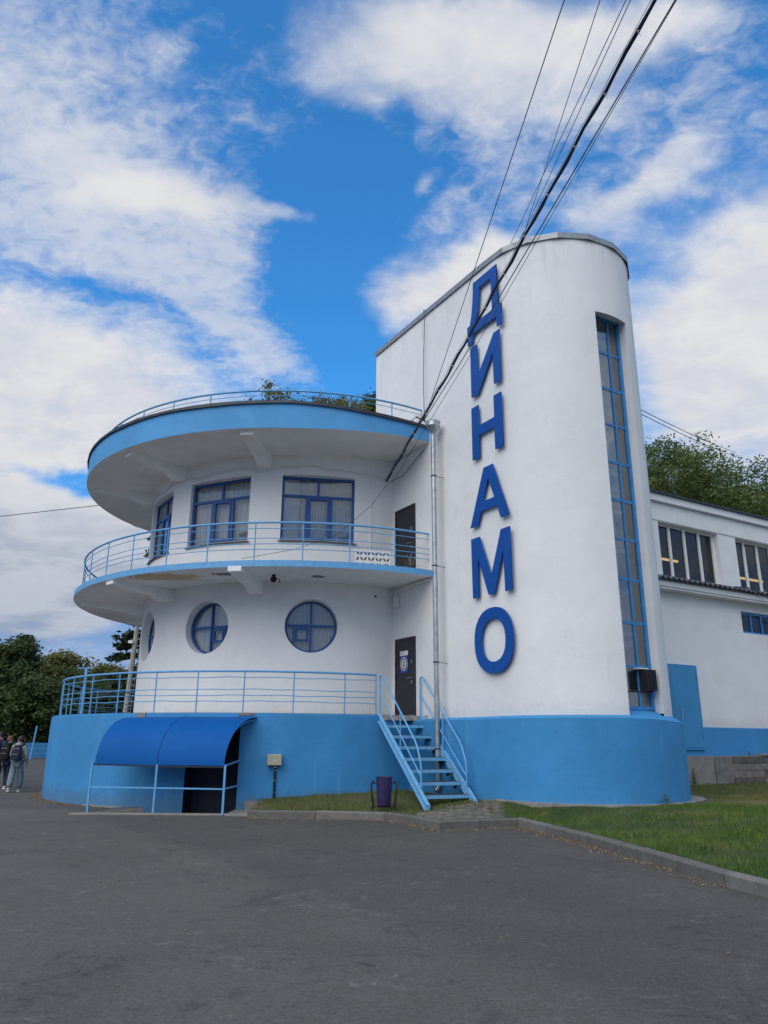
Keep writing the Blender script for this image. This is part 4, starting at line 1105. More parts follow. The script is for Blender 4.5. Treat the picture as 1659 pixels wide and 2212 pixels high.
# ================================================================ DOWNPIPE
PS = 2.33
dp = thing('downpipe', flank_P(PS, .4, .29), 'galvanised rain pipe with a funnel running down the tower beside the doors', 'drainpipe')
def pp_(z, d=.29): return flank_P(PS, z, d)
zz = [9.56, 8.3, 6.95, 5.5, 4.05, 2.62, 1.2, .62]
for i in range(len(zz)-1):
    mb = MB(); mb.tube([pp_(zz[i]), pp_(zz[i+1]-.03)], [.068, .062], 18); obj('pipe_segment', mb, ZINC, dp, smooth=True)
mb = MB(); mb.tube([pp_(.62), pp_(.52), pp_(.44, .36)], .066, 18); obj('spout', mb, ZINC, dp, smooth=True)
mb = MB(); q = pp_(9.52); mb.lathe((q.x, q.y, q.z), [(.066, 0), (.075, .08), (.19, .24), (.20, .25), (.20, .37), (.21, .38), (.19, .38), (.18, .26), (.0, .1)], 24); obj('funnel', mb, ZINC, dp, smooth=True)
for z in (8.35, 5.9, 3.45, 1.4):
    mb = MB(); q = pp_(z); mb.lathe((q.x, q.y, q.z), [(.074, -.012), (.080, -.012), (.080, .012), (.074, .012)], 18); mb.bar(q, flank_P(PS-.05, z-.02, 0), .012, .012); obj('bracket', mb, BLACK, dp)
# thin pole standing beside the pipe
# ================================================================ METAL STAIRCASE
SD = Vector((.381, -.924, 0)).normalized(); SR = Vector((SD.y*-1, SD.x, 0)); SR = Vector((.924, .381, 0)).normalized()
TLs = Vector((-.08, 19.55, ZT)); BLs = Vector((.99, 16.95, .22)); Wst = 1.12
st = thing('staircase', (BLs.x+.5, BLs.y+.2, .25), 'light blue open metal staircase with tube handrails up to the terrace door', 'stairs')
run = BLs-TLs
for k in (0, 1):
    a = TLs+SR*Wst*k; b = BLs+SR*Wst*k+Vector((0, 0, 0 if k == 0 else .03))
    mb = MB(); dn = Vector((0, 0, -.10))
    mb.bar(a+dn*.6, b+dn*.3, .012, .20, up=(0, 0, 1)); mb.bar(a+dn*.6+SR*(-.03 if k == 0 else .03)+Vector((0, 0, .095)), b+dn*.3+SR*(-.03 if k == 0 else .03)+Vector((0, 0, .095)), .07, .012)
    mb.bar(a+dn*.6+SR*(-.03 if k == 0 else .03)-Vector((0, 0, .095)), b+dn*.3+SR*(-.03 if k == 0 else .03)-Vector((0, 0, .095)), .07, .012)
    obj('stringer', mb, STAIRB, st, bevel=.003)
NT = 7
for i in range(1, NT+1):
    f = i/(NT+.85); c = TLs+run*f; z = ZT-.25*i; c.z = z
    mb = MB(); ctr = c+SR*Wst/2; ang = math.atan2(SR.y, SR.x)
    mb.box((ctr.x, ctr.y, z-.035), (Wst-.03, .035, .07), ang)    # front angle iron
    q = ctr-SD*.245; mb.box((q.x, q.y, z-.03), (Wst-.03, .03, .05), ang)
    o = obj('tread', mb, STAIRB, st, bevel=.003)
    pl_ = MB(); q = ctr-SD*.125; pl_.box((q.x, q.y, z+.004), (Wst-.04, .25, .012), ang); obj('tread_plate', pl_, RUST, o)
    br = MB()
    for k in (0.03, Wst-.05): q = c+SR*k-SD*.12; br.bar((q.x, q.y, z-.05), (q.x+SD.x*-.1, q.y+SD.y*-.1, z-.14), .05, .04)
    obj('tread_brackets', br, RUST, o, kind='stuff')
def bez(P_, n=8):
    """rounded polyline"""
    out = [P_[0]]
    for i in range(1, len(P_)-1):
        a, b, c = P_[i-1], P_[i], P_[i+1]; r = min(.16, (b-a).length*.45, (c-b).length*.45)
        p0 = b+(a-b).normalized()*r; p2 = b+(c-b).normalized()*r
        for k in range(n+1): t0 = k/n; out.append(p0*(1-t0)**2+b*2*t0*(1-t0)+p2*t0*t0)
    out.append(P_[-1]); return out
for k in (0, 1):
    o_ = SR*Wst*k; up = Vector((0, 0, 1)); ru = run.normalized()
    a = TLs+o_+SD*.02; P_ = [a, a+up*.98, a+up*1.0+ru*.12]
    if k == 0: P_ = [a-up*.05, a+up*.93, a+up*1.0+SD*.10-up*.02]
    else: P_ = [a-up*.05, a+up*.92, a+up*.98+SD*.12]
    e_ = TLs+o_+run*.86; P_ += [TLs+o_+run*.78+up*.86, e_+up*.60, e_+up*.0]
    mb = MB(); mb.tube(bez(P_), .021, 10); h_ = obj('handrail', mb, RAILB, st, smooth=True)
    mb = MB(); mb.tube([a+up*.52, TLs+o_+run*.855+up*.33], .016, 8); obj('mid_rail', mb, RAILB, h_, smooth=True)
    mid = TLs+o_+run*.46; mb = MB(); mb.tube([mid-up*.02, mid+up*.93], .016, 8); obj('baluster', mb, RAILB, h_, smooth=True)

# ================================================================ BASEMENT ENTRANCE: pit, canopy
pit = thing('basement_pit', ((PX0+PX1)/2, PY0, -1.3), None, None); pit['kind'] = 'structure'
mb = MB()
mb.add([(PX0, PY0, -1.4), (PX1, PY0, -1.4), (PX1, PY1, -1.4), (PX0, PY1, -1.4)], [(0, 1, 2, 3)])
mb.add([(PX0, PY0, -1.4), (PX1, PY0, -1.4), (PX1, PY0, .0), (PX0, PY0, .0)], [(0, 1, 2, 3)])
mb.add([(PX1, PY0, -1.4), (PX1, PY1, -1.4), (PX1, PY1, .0), (PX1, PY0, .0)], [(0, 1, 2, 3)])
mb.add([(PX0, PY0, -1.4), (PX0, PY1, -1.4), (PX0, PY1, .0), (PX0, PY0, .0)], [(0, 1, 2, 3)])
obj('pit_walls', mb, CONC, pit, recalc=False)
mb = MB(); mb.box(((PX0+PX1)/2-.02, PY0-.09, .008), (PX1-PX0+.5, .2, .05)); obj('pit_coping', mb, CONC, pit, bevel=.01)
mb = MB(); mb.prism([(PX1-.05, PY0-.25), (PX1+.5, PY0-.35), (PX1+.55, PY0+1.35), (PX1-.02, PY0+1.5)], -.02, .035); obj('side_slab', mb, CONC, pit, bevel=.01)
mb = MB()   # sloping concrete cheek at the left end
mb.add([(-6.55, 17.78, -.1), (-5.35, 18.05, -.12), (-5.5, 18.5, -.12), (-6.4, 19.2, -.1), (-6.5, 17.95, .015), (-5.42, 18.12, .10), (-5.55, 18.42, .10), (-6.35, 19.0, .03)], [(0, 1, 5, 4), (1, 2, 6, 5), (2, 3, 7, 6), (3, 0, 4, 7), (4, 5, 6, 7)])
obj('cheek_wall', mb, STONE2, pit)
cn = thing('entrance_canopy', (-5.0, 17.8, 0), 'curved bright blue canopy on thin posts over the basement entrance', 'canopy')
AL_, AR_ = -114.2, -85.6
fL, fR = (-6.56, 18.06), (-3.50, 17.52)
for part, (k0, k1) in enumerate(((0., .49), (.49, 1.))):
    mb = MB(); V = []; nu, nv = 14, 12
    for th_ in (0, -.012):
        for i in range(nu+1):
            f = k0+(k1-k0)*i/nu
            aw = AL_+(AR_-AL_)*f; top_ = Vector(pol(CP, RP+.004, aw, 2.095)); bot = Vector((fL[0]+(fR[0]-fL[0])*f, fL[1]+(fR[1]-fL[1])*f, 1.03))
            for j in range(nv+1):
                t0 = math.pi/2*j/nv; q = Vector((top_.x+(bot.x-top_.x)*math.sin(t0), top_.y+(bot.y-top_.y)*math.sin(t0), bot.z+(top_.z-bot.z)*math.cos(t0)))
                q.z += th_+(.008 if part else 0); V.append(q)
    m = (nu+1)*(nv+1); F = []
    for b in (0, m):
        for i in range(nu):
            for j in range(nv): q0 = b+i*(nv+1)+j; F.append((q0, q0+1, q0+nv+2, q0+nv+1))
    for i in range(nu):
        q0 = i*(nv+1)+nv; F.append((q0, q0+nv+1, q0+nv+1+m, q0+m)); q0 = i*(nv+1); F.append((q0, q0+nv+1, q0+nv+1+m, q0+m))
    for i in (0, nu):
        for j in range(nv): q0 = i*(nv+1)+j; F.append((q0, q0+1, q0+1+m, q0+m))
    mb.add(V, F); obj('canopy_sheet', mb, CANOPY, cn, smooth=True)
pb = [(-6.60, 18.02), (-5.05, 17.76), (-3.47, 17.50), (-3.34, 19.0)]
zt4 = [1.06, 1.03, 1.03, 1.16]
for (x, y), z in zip(pb, zt4):
    mb = MB(); mb.box((x, y, z/2+.01), (.045, .045, z)); obj('post', mb, RAILB, cn)
for (i, j, z0, z1) in ((0, 1, .545, .545), (1, 2, .545, .545), (2, 3, .545, .56), (2, 3, 1.03, 1.14), (0, 1, 1.03, 1.0), (1, 2, 1.0, 1.0)):
    a = Vector((*pb[i], z0)); b = Vector((*pb[j], z1)); d = (b-a).normalized()*.024; mb = MB(); mb.bar(a+d, b-d, .028, .032); obj('rail', mb, RAILB if z0 < 1.0 or i == 2 else DARKDOOR, cn)
mb = MB(); mb.box((-3.34, 18.98, 1.185), (.07, .07, .02)); obj('post_cap', mb, ZINC, cn)
seam = []
aw = AL_+(AR_-AL_)*.49; top_ = Vector(pol(CP, RP+.004, aw, 2.10)); bot = Vector((fL[0]+(fR[0]-fL[0])*.49, fL[1]+(fR[1]-fL[1])*.49, 1.03))
for j in range(13):
    t0 = math.pi/2*j/12; seam.append((top_.x+(bot.x-top_.x)*math.sin(t0)-.006, top_.y+(bot.y-top_.y)*math.sin(t0), bot.z+(top_.z-bot.z)*math.cos(t0)+.004))
mb = MB(); mb.tube(seam, .007, 5); obj('seam', mb, mat('seam_blue', (.002, .03, .12), .7), cn)
# ribs under the sheet
for f in (.02, .5, .98):
    P_ = []
    aw = AL_+(AR_-AL_)*f; top_ = Vector(pol(CP, RP+.02, aw, 2.06)); bot = Vector((fL[0]+(fR[0]-fL[0])*f, fL[1]+(fR[1]-fL[1])*f, 1.03))
    for j in range(9):
        t0 = math.pi/2*j/8; P_.append((top_.x+(bot.x-top_.x)*math.sin(t0)*.985, top_.y+(bot.y-top_.y)*math.sin(t0)*.985, bot.z+(top_.z-bot.z)*math.cos(t0)-.035))
    mb = MB(); mb.tube(P_, .014, 6); obj('rib', mb, RAILB, cn, smooth=True)

# ================================================================ ELECTRIC BOX
def wallframe(a, r): ar = R_(a); return Vector((math.cos(ar), math.sin(ar), 0)), Vector((-math.sin(ar), math.cos(ar), 0))
a = -81.8; rad, tan = wallframe(a, 0); c0 = Vector(pol(CP, RP+.09, a, 1.13))
eb = thing('meter_box', (c0.x, c0.y, .2), 'cream electrical box on a black conduit against the blue plinth', 'electrical box')
mb = MB(); mb.box(tuple(c0), (.15, .335, .25), R_(a)); obj('box_body', mb, BOXM, eb, bevel=.012)
mb = MB(); mb.box(tuple(c0+rad*.083), (.02, .33, .235), R_(a)); lid = obj('lid', mb, BOXM, eb, bevel=.008)
tr_ = MB(); q = c0+rad*.095+Vector((0, 0, -.01))
pts = [(-.03, -.025), (.03, -.025), (0, .03)]
for i in range(3): p0, p1 = pts[i], pts[(i+1) % 3]; tr_.bar(q+tan*p0[0]+Vector((0, 0, p0[1])), q+tan*p1[0]+Vector((0, 0, p1[1])), .003, .006)
tr_.bar(q+Vector((0, 0, .012)), q+Vector((0, 0, -.014)), .006, .003)
obj('warning_mark', tr_, PVC, eb)
mb = MB(); c1 = Vector(pol(CP, RP+.05, a+.2, 0)); mb.tube([c1+Vector((0, 0, 1.0)), c1+Vector((0, 0, .13))], .026, 10); obj('conduit', mb, BLACK, eb, smooth=True)
mb = MB(); mb.tube([c1+Vector((0, 0, 1.01)), c1+Vector((0, 0, .95))], .035, 10); obj('gland', mb, BOXM, eb, smooth=True)
for z in (.90, .68, .42, .24): mb = MB(); mb.tube([c1+Vector((0, 0, z)), c1+Vector((0, 0, z-.015))], .03, 10); obj('clip', mb, ZINC, eb)

# ================================================================ LITTER BIN
bx, by, bz = .035, 17.15, .21
bn = thing('litter_bin', (bx, by, bz), 'purple metal litter bin hung between two black hoops beside the stairs', 'litter bin')
mb = MB(); mb.lathe((bx, by, bz), [(.0, .04), (.135, .04), (.145, .06), (.175, .60), (.185, .61), (.185, .625), (.172, .625), (.168, .6), (.140, .08), (0, .08)], 28); obj('bucket', mb, PURPLE, bn, smooth=True)
for sg in (-1, 1):
    mb = MB(); P_ = []
    for i in range(15):
        t0 = math.pi*i/14; P_.append((bx+sg*(.205+.045*math.cos(t0)*0), by-.17*math.cos(t0), bz+.02+.50*math.sin(t0)**.7))
    P_ = [(bx+sg*.26, by-.22, bz-.02)]+[(bx+sg*(.225+.05*math.sin(2*min(i, 14-i)/14*math.pi)*(1 if i not in (0, 14) else 0)), by-.2*math.cos(math.pi*i/14), bz+.02+.50*math.sin(math.pi*i/14)**.75) for i in range(15)]+[(bx+sg*.26, by+.22, bz-.02)]
    mb.tube(P_, .020, 8); obj('hoop', mb, BLACK, bn, smooth=True)
    mb = MB(); mb.tube([(bx+sg*.215, by, bz+.50), (bx+sg*.165, by, bz+.48)], .012, 8); obj('pivot', mb, BLACK, bn)
mb = MB(); mb.tube([(bx-.25, by, bz+.02), (bx+.25, by, bz+.02)], .012, 8); obj('cross_bar', mb, BLACK, bn)

# ================================================================ small wall fittings
def cam_fix(name, loc, look, label):
    o = thing(name, loc, label, 'security camera'); mb = MB(); L = Vector(look).normalized(); l = Vector(loc)
    mb.tube([l+L*.0, l+L*.16], .038, 12); obj('housing', mb, PVC, o, smooth=True)
    mb = MB(); mb.tube([l+L*.155, l+L*.166], .032, 12); obj('lens', mb, BLACK, o)
    mb = MB(); mb.tube([l+L*.04, l+Vector((.0, .05, .09))], .014, 8); obj('arm', mb, PVC, o)
q = Vector(pol(C, RD+.16, -61.5, 5.48)); cam_fix('security_camera', q, (-.25, -.8, -.45), 'small white camera high on the drum wall above the terrace door')
l1 = thing('wall_lamp', Vector(pol(C, RD+.9, -91.5, 5.6)), 'small dark dome lamp under the balcony near the middle beam', 'lamp')
q = Vector(pol(C, RD+.9, -91.5, 5.6)); mb = MB(); mb.lathe(tuple(q), [(0, .14), (.05, .14), (.05, .08), (.085, .06), (.085, .0), (.05, -.05), (0, -.06)], 16); obj('lamp_body', mb, BLACK, l1, smooth=True)
mb = MB(); mb.tube([q+Vector((.05, 0, .05)), q+Vector((.16, .04, .02)), q+Vector((.15, .04, -.06))], .012, 6); obj('loose_wire', mb, BLACK, l1)
jb = thing('junction_box', flank_P(4.62, 5.1, .06), 'small white junction box on the wall above the lower steel door', 'junction box')
mb = MB(); mb.box(tuple(flank_P(4.62, 5.32, .05)), (.09, .22, .30), AL); obj('box_body', mb, PVC, jb, bevel=.01)
# white leaf screen lying on the balcony
sc = thing('leaf_screen', pol(CB, 7.0, -74, ZB1), 'white cut-out leaf pattern screen standing on the balcony edge', 'decorative screen')
def leaf_screen():
    W_, H_ = .98, .50; outer = [(-W_/2, 0), (W_/2, 0), (W_/2, H_), (-W_/2, H_)]; ho = []
    for r in range(3):
        for k in range(9):
            cx = -W_/2+.08+k*.103; cy = .10+r*.155; an = R_(55 if (k+r) % 2 else 125); l, w = .068, .026
            pts = [(-l, 0), (-l*.4, w), (l*.3, w*.8), (l, 0), (l*.3, -w*.8), (-l*.4, -w)]
            h_ = [(cx+x*math.cos(an)-y*math.sin(an), cy+x*math.sin(an)+y*math.cos(an)) for x, y in pts]
            if all(-W_/2+.01 < x < W_/2-.01 and .01 < y < H_-.01 for x, y in h_): ho.append(h_)
    me = flat2d([outer]+ho, .012); me.materials.clear(); me.materials.append(PVC)
    o = bpy.data.objects.new('panel', me); COL.objects.link(o); o.parent = sc
    o.rotation_euler = (R_(84), 0, R_(14))
leaf_screen()
mb = MB(); mb.add([(-.47, .03, .03), (.47, .03, .03), (.47, .03, .47), (-.47, .03, .47)], [(0, 1, 2, 3)]); q = bpy.data.objects.new('dark_backing', me_of('dark_backing', mb, DARKIN)); COL.objects.link(q); q.parent = sc; q.rotation_euler = (R_(-6), 0, R_(14))
sc.location = pol(CB, 7.05, -70.6, ZB1)
# bare potted plant by the balcony door
bp = thing('dry_plant', pol(CB, 7.1, -62, ZB1), 'bare leafless pot plant in front of the upper balcony door', 'plant')
q0 = Vector(pol(CB, 7.1, -62, ZB1)); mb = MB()
mb.tube([q0, q0+Vector((0, 0, .42))], .008, 5)
for k in range(12):
    z = .08+.028*k; an = k*2.4; L = .22-.012*k; mb.tube([q0+Vector((0, 0, z)), q0+Vector((math.cos(an)*L*.6, math.sin(an)*L*.6, z+.05)), q0+Vector((math.cos(an)*L, math.sin(an)*L, z+.13))], .004, 4)
obj('twigs', mb, mat('dry_twig', (.35, .33, .28), .9), bp)
mb = MB(); mb.lathe(tuple(q0), [(0, 0), (.09, 0), (.11, .12), (0, .12)], 12); obj('pot', mb, mat('dark_pot', (.03, .03, .03), .6), bp)
# black pole leaning beside the pipe on the balcony
# ================================================================ WINDOW AIR CONDITIONER
ac = thing('air_conditioner', ls(.28, -1.95, 2.9), 'black boxy window air conditioner sticking out of the stair window', 'air conditioner')
mb = MB(); c = ls(.33, -1.82, 2.88); mb.box(c, (.28, .30, .42), AL); obj('case', mb, mat('dark_grille', (.016, .017, .02), .6, .2), ac, bevel=.01)
for k in range(11):
    mb = MB(); c = ls(.33, -1.974, 2.70+k*.036); mb.box(c, (.25, .012, .015), AL); obj('grille_slat', mb, BLACK, ac)
mb = MB(); c = ls(.22, -1.78, 3.115); mb.box(c, (.30, .16, .025), AL); obj('foam_packing', mb, PVC, ac)
mb = MB(); mb.bar(ls(.18, -1.72, 2.63), ls(.18, -2.0, 2.65), .03, .03); mb.bar(ls(.42, -1.72, 2.63), ls(.42, -2.0, 2.65), .03, .03); obj('bracket', mb, RUST, ac)

# ================================================================ HALL WING
H = thing('hall_building', ls(9, SW, 0), 'long white hall wing with big upper windows behind the tower', 'building')
LW = 32.0
zc = 9.48
# wall built of strips around the openings
bays = [(7.28+4.14*k, 10.42+4.14*k) for k in range(6)]
def wall_grid(l0, l1, zs0, zs1, holes, s, name, matl):
    us = sorted({l0, l1, *[h[0] for h in holes], *[h[1] for h in holes]}); vs = sorted({zs0, zs1, *[h[2] for h in holes], *[h[3] for h in holes]})
    mb = MB(); idx = {}
    def vt(u, v):
        if (u, v) not in idx: idx[(u, v)] = len(mb.v); mb.v.append(ls(u, s, v))
        return idx[(u, v)]
    for i in range(len(us)-1):
        for j in range(len(vs)-1):
            um, vm = (us[i]+us[i+1])/2, (vs[j]+vs[j+1])/2
            if any(h[0] < um < h[1] and h[2] < vm < h[3] for h in holes): continue
            mb.f.append((vt(us[i], vs[j]), vt(us[i+1], vs[j]), vt(us[i+1], vs[j+1]), vt(us[i], vs[j+1])))
    return obj(name, mb, matl, H, recalc=False)
UZ0, UZ1 = 6.80, 8.74
SWN = (11.19, 14.0, 5.26, 6.02)
holes = [(a, b, UZ0, UZ1) for a, b in bays]+[SWN]
wall_grid(2.0, LW, 2.02, 9.62, holes, SW, 'front_wall', WHITE)
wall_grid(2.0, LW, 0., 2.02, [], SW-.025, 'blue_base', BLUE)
mb = MB(); mb.add([ls(2, SW-.025, 2.02), ls(LW, SW-.025, 2.02), ls(LW, SW, 2.04), ls(2, SW, 2.04)], [(0, 1, 2, 3)]); obj('base_ledge', mb, BLUE, H, recalc=False)
mb = MB(); mb.add([ls(-TW, TL, 0), ls(-TW, 18, 0), ls(-TW, 18, 9.6), ls(-TW, TL, 9.6)], [(0, 1, 2, 3)])
mb.add([ls(-TW, 18, 0), ls(LW, 18, 0), ls(LW, 18, 9.6), ls(-TW, 18, 9.6)], [(0, 1, 2, 3)]); mb.add([ls(LW, SW, 0), ls(LW, 18, 0), ls(LW, 18, 9.6), ls(LW, SW, 9.6)], [(0, 1, 2, 3)])
obj('outer_walls', mb, WHITE, H, recalc=False)
mb = MB(); mb.add([ls(2, SW-.0, 9.6), ls(LW, SW-.0, 9.6), ls(LW, 18, 10.0), ls(2, 18, 10.0)], [(0, 1, 2, 3)]); mb.add([ls(-TW, TL, 9.59), ls(2, TL, 9.59), ls(2, 18, 9.59), ls(-TW, 18, 9.59)], [(0, 1, 2, 3)]); obj('roof', mb, DFLASH, H, recalc=False)
# cornice: raised band and sheet edge
mb = MB()
def lbox(mb, l0, l1, s0, s1, z0, z1): mb.prism([ls(l0, s0, 0)[:2], ls(l1, s0, 0)[:2], ls(l1, s1, 0)[:2], ls(l0, s1, 0)[:2]], z0, z1)
lbox(mb, 2.1, LW, SW-.16, SW+.02, 9.42, 9.66); obj('cornice', mb, WHITE, H)
mb = MB(); lbox(mb, 2.1, LW, SW-.24, SW+.6, 9.665, 9.74); obj('roof_edge', mb, DFLASH, H)
mb = MB(); lbox(mb, 2.1, LW, SW-.03, SW+.001, 8.77, 9.36); obj('lintel_band', mb, WHITE, H)
for k, (a, b) in enumerate(bays):
    rv = MB(); d = .26
    for u in (a, b): rv.add([ls(u, SW, UZ0), ls(u, SW+d+.05, UZ0), ls(u, SW+d+.05, UZ1), ls(u, SW, UZ1)], [(0, 1, 2, 3)])
    for z in (UZ0, UZ1): rv.add([ls(a, SW, z), ls(b, SW, z), ls(b, SW+d+.05, z), ls(a, SW+d+.05, z)], [(0, 1, 2, 3)])
    w_ = obj('hall_window', rv, WHITE, H, recalc=False)
    n = 4 if k != 1 else 4; pw = (b-a)/n
    if k > 3: n = 4
    for i in range(n+1):
        mb = MB(); u = a+pw*i; u = min(max(u, a+.04), b-.04); mb.box(ls(u, SW+d-.02, (UZ0+UZ1)/2), (.10 if 0 < i < n else .08, .07, UZ1-UZ0), AL); obj('mullion', mb, PVC, w_)
    mb = MB(); mb.box(ls((a+b)/2, SW+d+.0, UZ1-.03), (b-a, .05, .06), AL); mb.box(ls((a+b)/2, SW+d+.0, UZ0+.03), (b-a, .05, .06), AL); obj('window_frame', mb, PVC, w_)
    for i in range(n):
        mb = MB(); mb.add([ls(a+pw*i+.03, SW+d, UZ0), ls(a+pw*(i+1)-.03, SW+d, UZ0), ls(a+pw*(i+1)-.03, SW+d, UZ1), ls(a+pw*i+.03, SW+d, UZ1)], [(0, 1, 2, 3)]); obj('pane', mb, GLASSD, w_, recalc=False)
# ceiling lights inside, seen through the glass
for k, (la_, sb, z_) in enumerate(((8.9, 4.9, 7.86), (13.9, 4.9, 7.66))):
    o = thing('ceiling_light', ls(la_, SW+1.6, z_), ('lit warm tube light behind the hall window nearest the tower', 'lit warm tube light behind the second hall window')[k], 'ceiling light', 'tube lights inside the hall')
    mb = MB(); mb.bar(ls(la_-.9, SW+1.2, z_), ls(la_+.75, SW+1.2, z_), .06, .07); obj('tube', mb, LAMP, o)
    mb = MB(); mb.bar(ls(la_-.95, SW+1.2, z_+.07), ls(la_+.8, SW+1.2, z_+.07), .14, .04); obj('fitting', mb, DARKIN, o)
mb = MB(); lbox(mb, 3, LW-.3, SW+.4, SW+5, 6.5, 6.55); lbox(mb, 3, LW-.3, SW+5, SW+5.1, 2, 9.4); lbox(mb, 3, LW-.3, SW+.4, SW+5, 9.35, 9.4); obj('hall_interior', mb, DARKIN, H)
# lean-to eave of corrugated slate under the upper windows
sl = thing('tmp', (0, 0, 0), None, None); bpy.data.objects.remove(sl)
e0, e1 = SW-.42, SW-.02
for k in range(30):
    l0 = 5.9+k*.88
    if l0 > LW-.5: break
    mb = MB(); V = []; m = 24
    for th_ in (0, -.03):
        for i in range(m+1):
            u = l0+.92*i/m; zz_ = .042*math.sin(2*math.pi*u/.26)+(.006 if k % 2 else 0)+th_
            V += [ls(u, e0-.14, 6.665+zz_), ls(u, e1, 6.80+zz_)]
    F = [(2*i+b, 2*i+2+b, 2*i+3+b, 2*i+1+b) for b in (0, 2*(m+1)) for i in range(m)]
    F += [(2*i, 2*i+2, 2*i+2+2*(m+1), 2*i+2*(m+1)) for i in range(m)]
    mb.add(V, F); obj('slate_sheet', mb, SLATE, H, smooth=True, recalc=False)
mb = MB(); lbox(mb, 2.1, LW, SW-.40, SW+.0, 6.40, 6.56); obj('eave_board', mb, WHITE, H)
mb = MB(); lbox(mb, 2.1, LW, SW-.36, SW+.0, 6.33, 6.395); obj('eave_soffit', mb, WHITE, H)
# small blue window
rv = MB(); a, b, z0, z1 = SWN; d = .12
for u in (a, b): rv.add([ls(u, SW, z0), ls(u, SW+d+.03, z0), ls(u, SW+d+.03, z1), ls(u, SW, z1)], [(0, 1, 2, 3)])
for z in (z0, z1): rv.add([ls(a, SW, z), ls(b, SW, z), ls(b, SW+d+.03, z), ls(a, SW+d+.03, z)], [(0, 1, 2, 3)])
w_ = obj('transom_window', rv, WHITE, H, recalc=False, label='low blue framed strip window under the eave')
mb = MB()
for u in (a+.04, b-.04): mb.box(ls(u, SW+d-.03, (z0+z1)/2), (.08, .06, z1-z0), AL)
for z in (z0+.03, z1-.04): mb.box(ls((a+b)/2, SW+d-.03, z), (b-a-.05, .05, .07), AL)
obj('window_frame', mb, FRAME2, w_)
for k in range(1, 5): mb = MB(); mb.box(ls(a+.62*k, SW+d-.03, (z0+z1)/2), (.06, .06, z1-z0-.12), AL); obj('mullion', mb, FRAME2, w_)
for k in range(4):
    mb = MB(); mb.add([ls(a+.62*k+.03, SW+d-.02, z0), ls(a+.62*(k+1)-.03, SW+d-.02, z0), ls(a+.62*(k+1)-.03, SW+d-.02, z1), ls(a+.62*k+.03, SW+d-.02, z1)], [(0, 1, 2, 3)]); obj('pane', mb, GLASSD, w_, recalc=False)
mb = MB(); lbox(mb, a-.3, b+.3, SW+.3, SW+.35, 5.0, 6.3); obj('dark_backing', mb, DARKIN, w_)
# blue metal door beside the tower
mb = MB(); d0, d1 = 7.02, 8.36
mb.box(ls(d0+.03, SW-.04, (1.34+3.97)/2), (.06, .05, 2.63), AL); mb.box(ls(d1-.03, SW-.04, (1.34+3.97)/2), (.06, .05, 2.63), AL); mb.box(ls((d0+d1)/2, SW-.04, 3.94), (d1-d0-.12, .05, .06), AL); mb.box(ls((d0+d1)/2, SW-.05, 1.37), (d1-d0-.12, .08, .05), AL)
D_ = obj('blue_door', mb, BLUEDOOR, H, bevel=.004, label='tall blue metal door half hidden by the tower')
mb = MB(); mb.box(ls((d0+d1)/2, SW-.045, 2.66), (d1-d0-.14, .04, 2.5), AL); obj('door_leaf', mb, BLUEDOOR, D_, bevel=.004)
mb = MB(); hu = d0+.30; mb.tube([ls(hu, SW-.06, 2.62), ls(hu, SW-.13, 2.62), ls(hu, SW-.13, 2.25), ls(hu, SW-.06, 2.25)], .014, 8); mb.box(ls(hu-.12, SW-.07, 2.58), (.03, .02, .09), AL); obj('handle', mb, CHROME, D_, smooth=True)
mb = MB()
for z in (1.7, 3.5): mb.tube([ls(d1-.06, SW-.075, z), ls(d1-.06, SW-.075, z+.16)], .013, 8)
obj('hinges', mb, BLUEDOOR, D_)
wl = thing('wall_lamp', ls(12.75, SW-.1, 5.12), 'dark bullet shaped lamp on the hall wall under the strip window', 'lamp')
mb = MB(); mb.tube([ls(12.75, SW, 5.2), ls(12.72, SW-.12, 5.16), ls(12.62, SW-.34, 5.06)], [.03, .07, .085], 12); obj('lamp_body', mb, BLACK, wl, smooth=True)
# raised ground along the hall
mb = MB(); lbox(mb, 2.2, LW+20, 2.06, SW, -.1, 1.16); o = obj('raised_bank', mb, STONE, None); setp(o, 'raised earth bank along the foot of the hall', kind='structure')
mb = MB(); mb.prism([ls(5., 1.5, 0)[:2], ls(8.18, 1.93, 0)[:2], ls(8.18, 2.08, 0)[:2], ls(5., 2.08, 0)[:2]], 0, 1.175)
cw = thing('retaining_wall', ls(9, 2, .2), 'weathered retaining wall of stone blocks with a smooth concrete end by the tower', 'wall')
mb = MB(); lbox(mb, 2.5, 7.35, 1.93, 2.07, .2, 1.19); obj('concrete_panel', mb, CONC, cw, bevel=.01)
mb = MB(); lbox(mb, 7.36, 8.15, 1.90, 2.07, .36, 1.17); obj('concrete_panel', mb, mat('concrete_dark', (.19, .19, .18), .95, .2, 4., .6, 30., dirt=(.08, .08, .07, .8), dscale=3), cw, bevel=.015)
mb = MB(); lbox(mb, 2.5, LW+20, 1.80, 1.97, .0, .33); obj('footing', mb, STONE, cw)
nb = 0
for r_, (z0, z1) in enumerate(((.33, .54), (.54, .75), (.75, .96), (.96, 1.17))):
    l = 8.18+(.25 if r_ % 2 else 0); l0 = 8.16
    while l0 < LW+10:
        ln = random.uniform(.5, .95); l1 = l0+ln if nb else l
        l1 = l0+ln; so = 1.86+.045*r_+random.uniform(-.012, .012)
        mb = MB(); lbox(mb, l0+.006, l1-.006, so, 2.1, z0+.004, z1-.008+random.uniform(-.006, .004)); obj('stone_block', mb, STONE2 if (r_ == 3 or random.random() < .3) else STONE, cw, bevel=.012)
        l0 = l1; nb += 1
mb = MB(); lbox(mb, 9.9, 14.5, 1.95, 2.3, 1.17, 1.24); obj('coping_slab', mb, CONC, cw, bevel=.01)
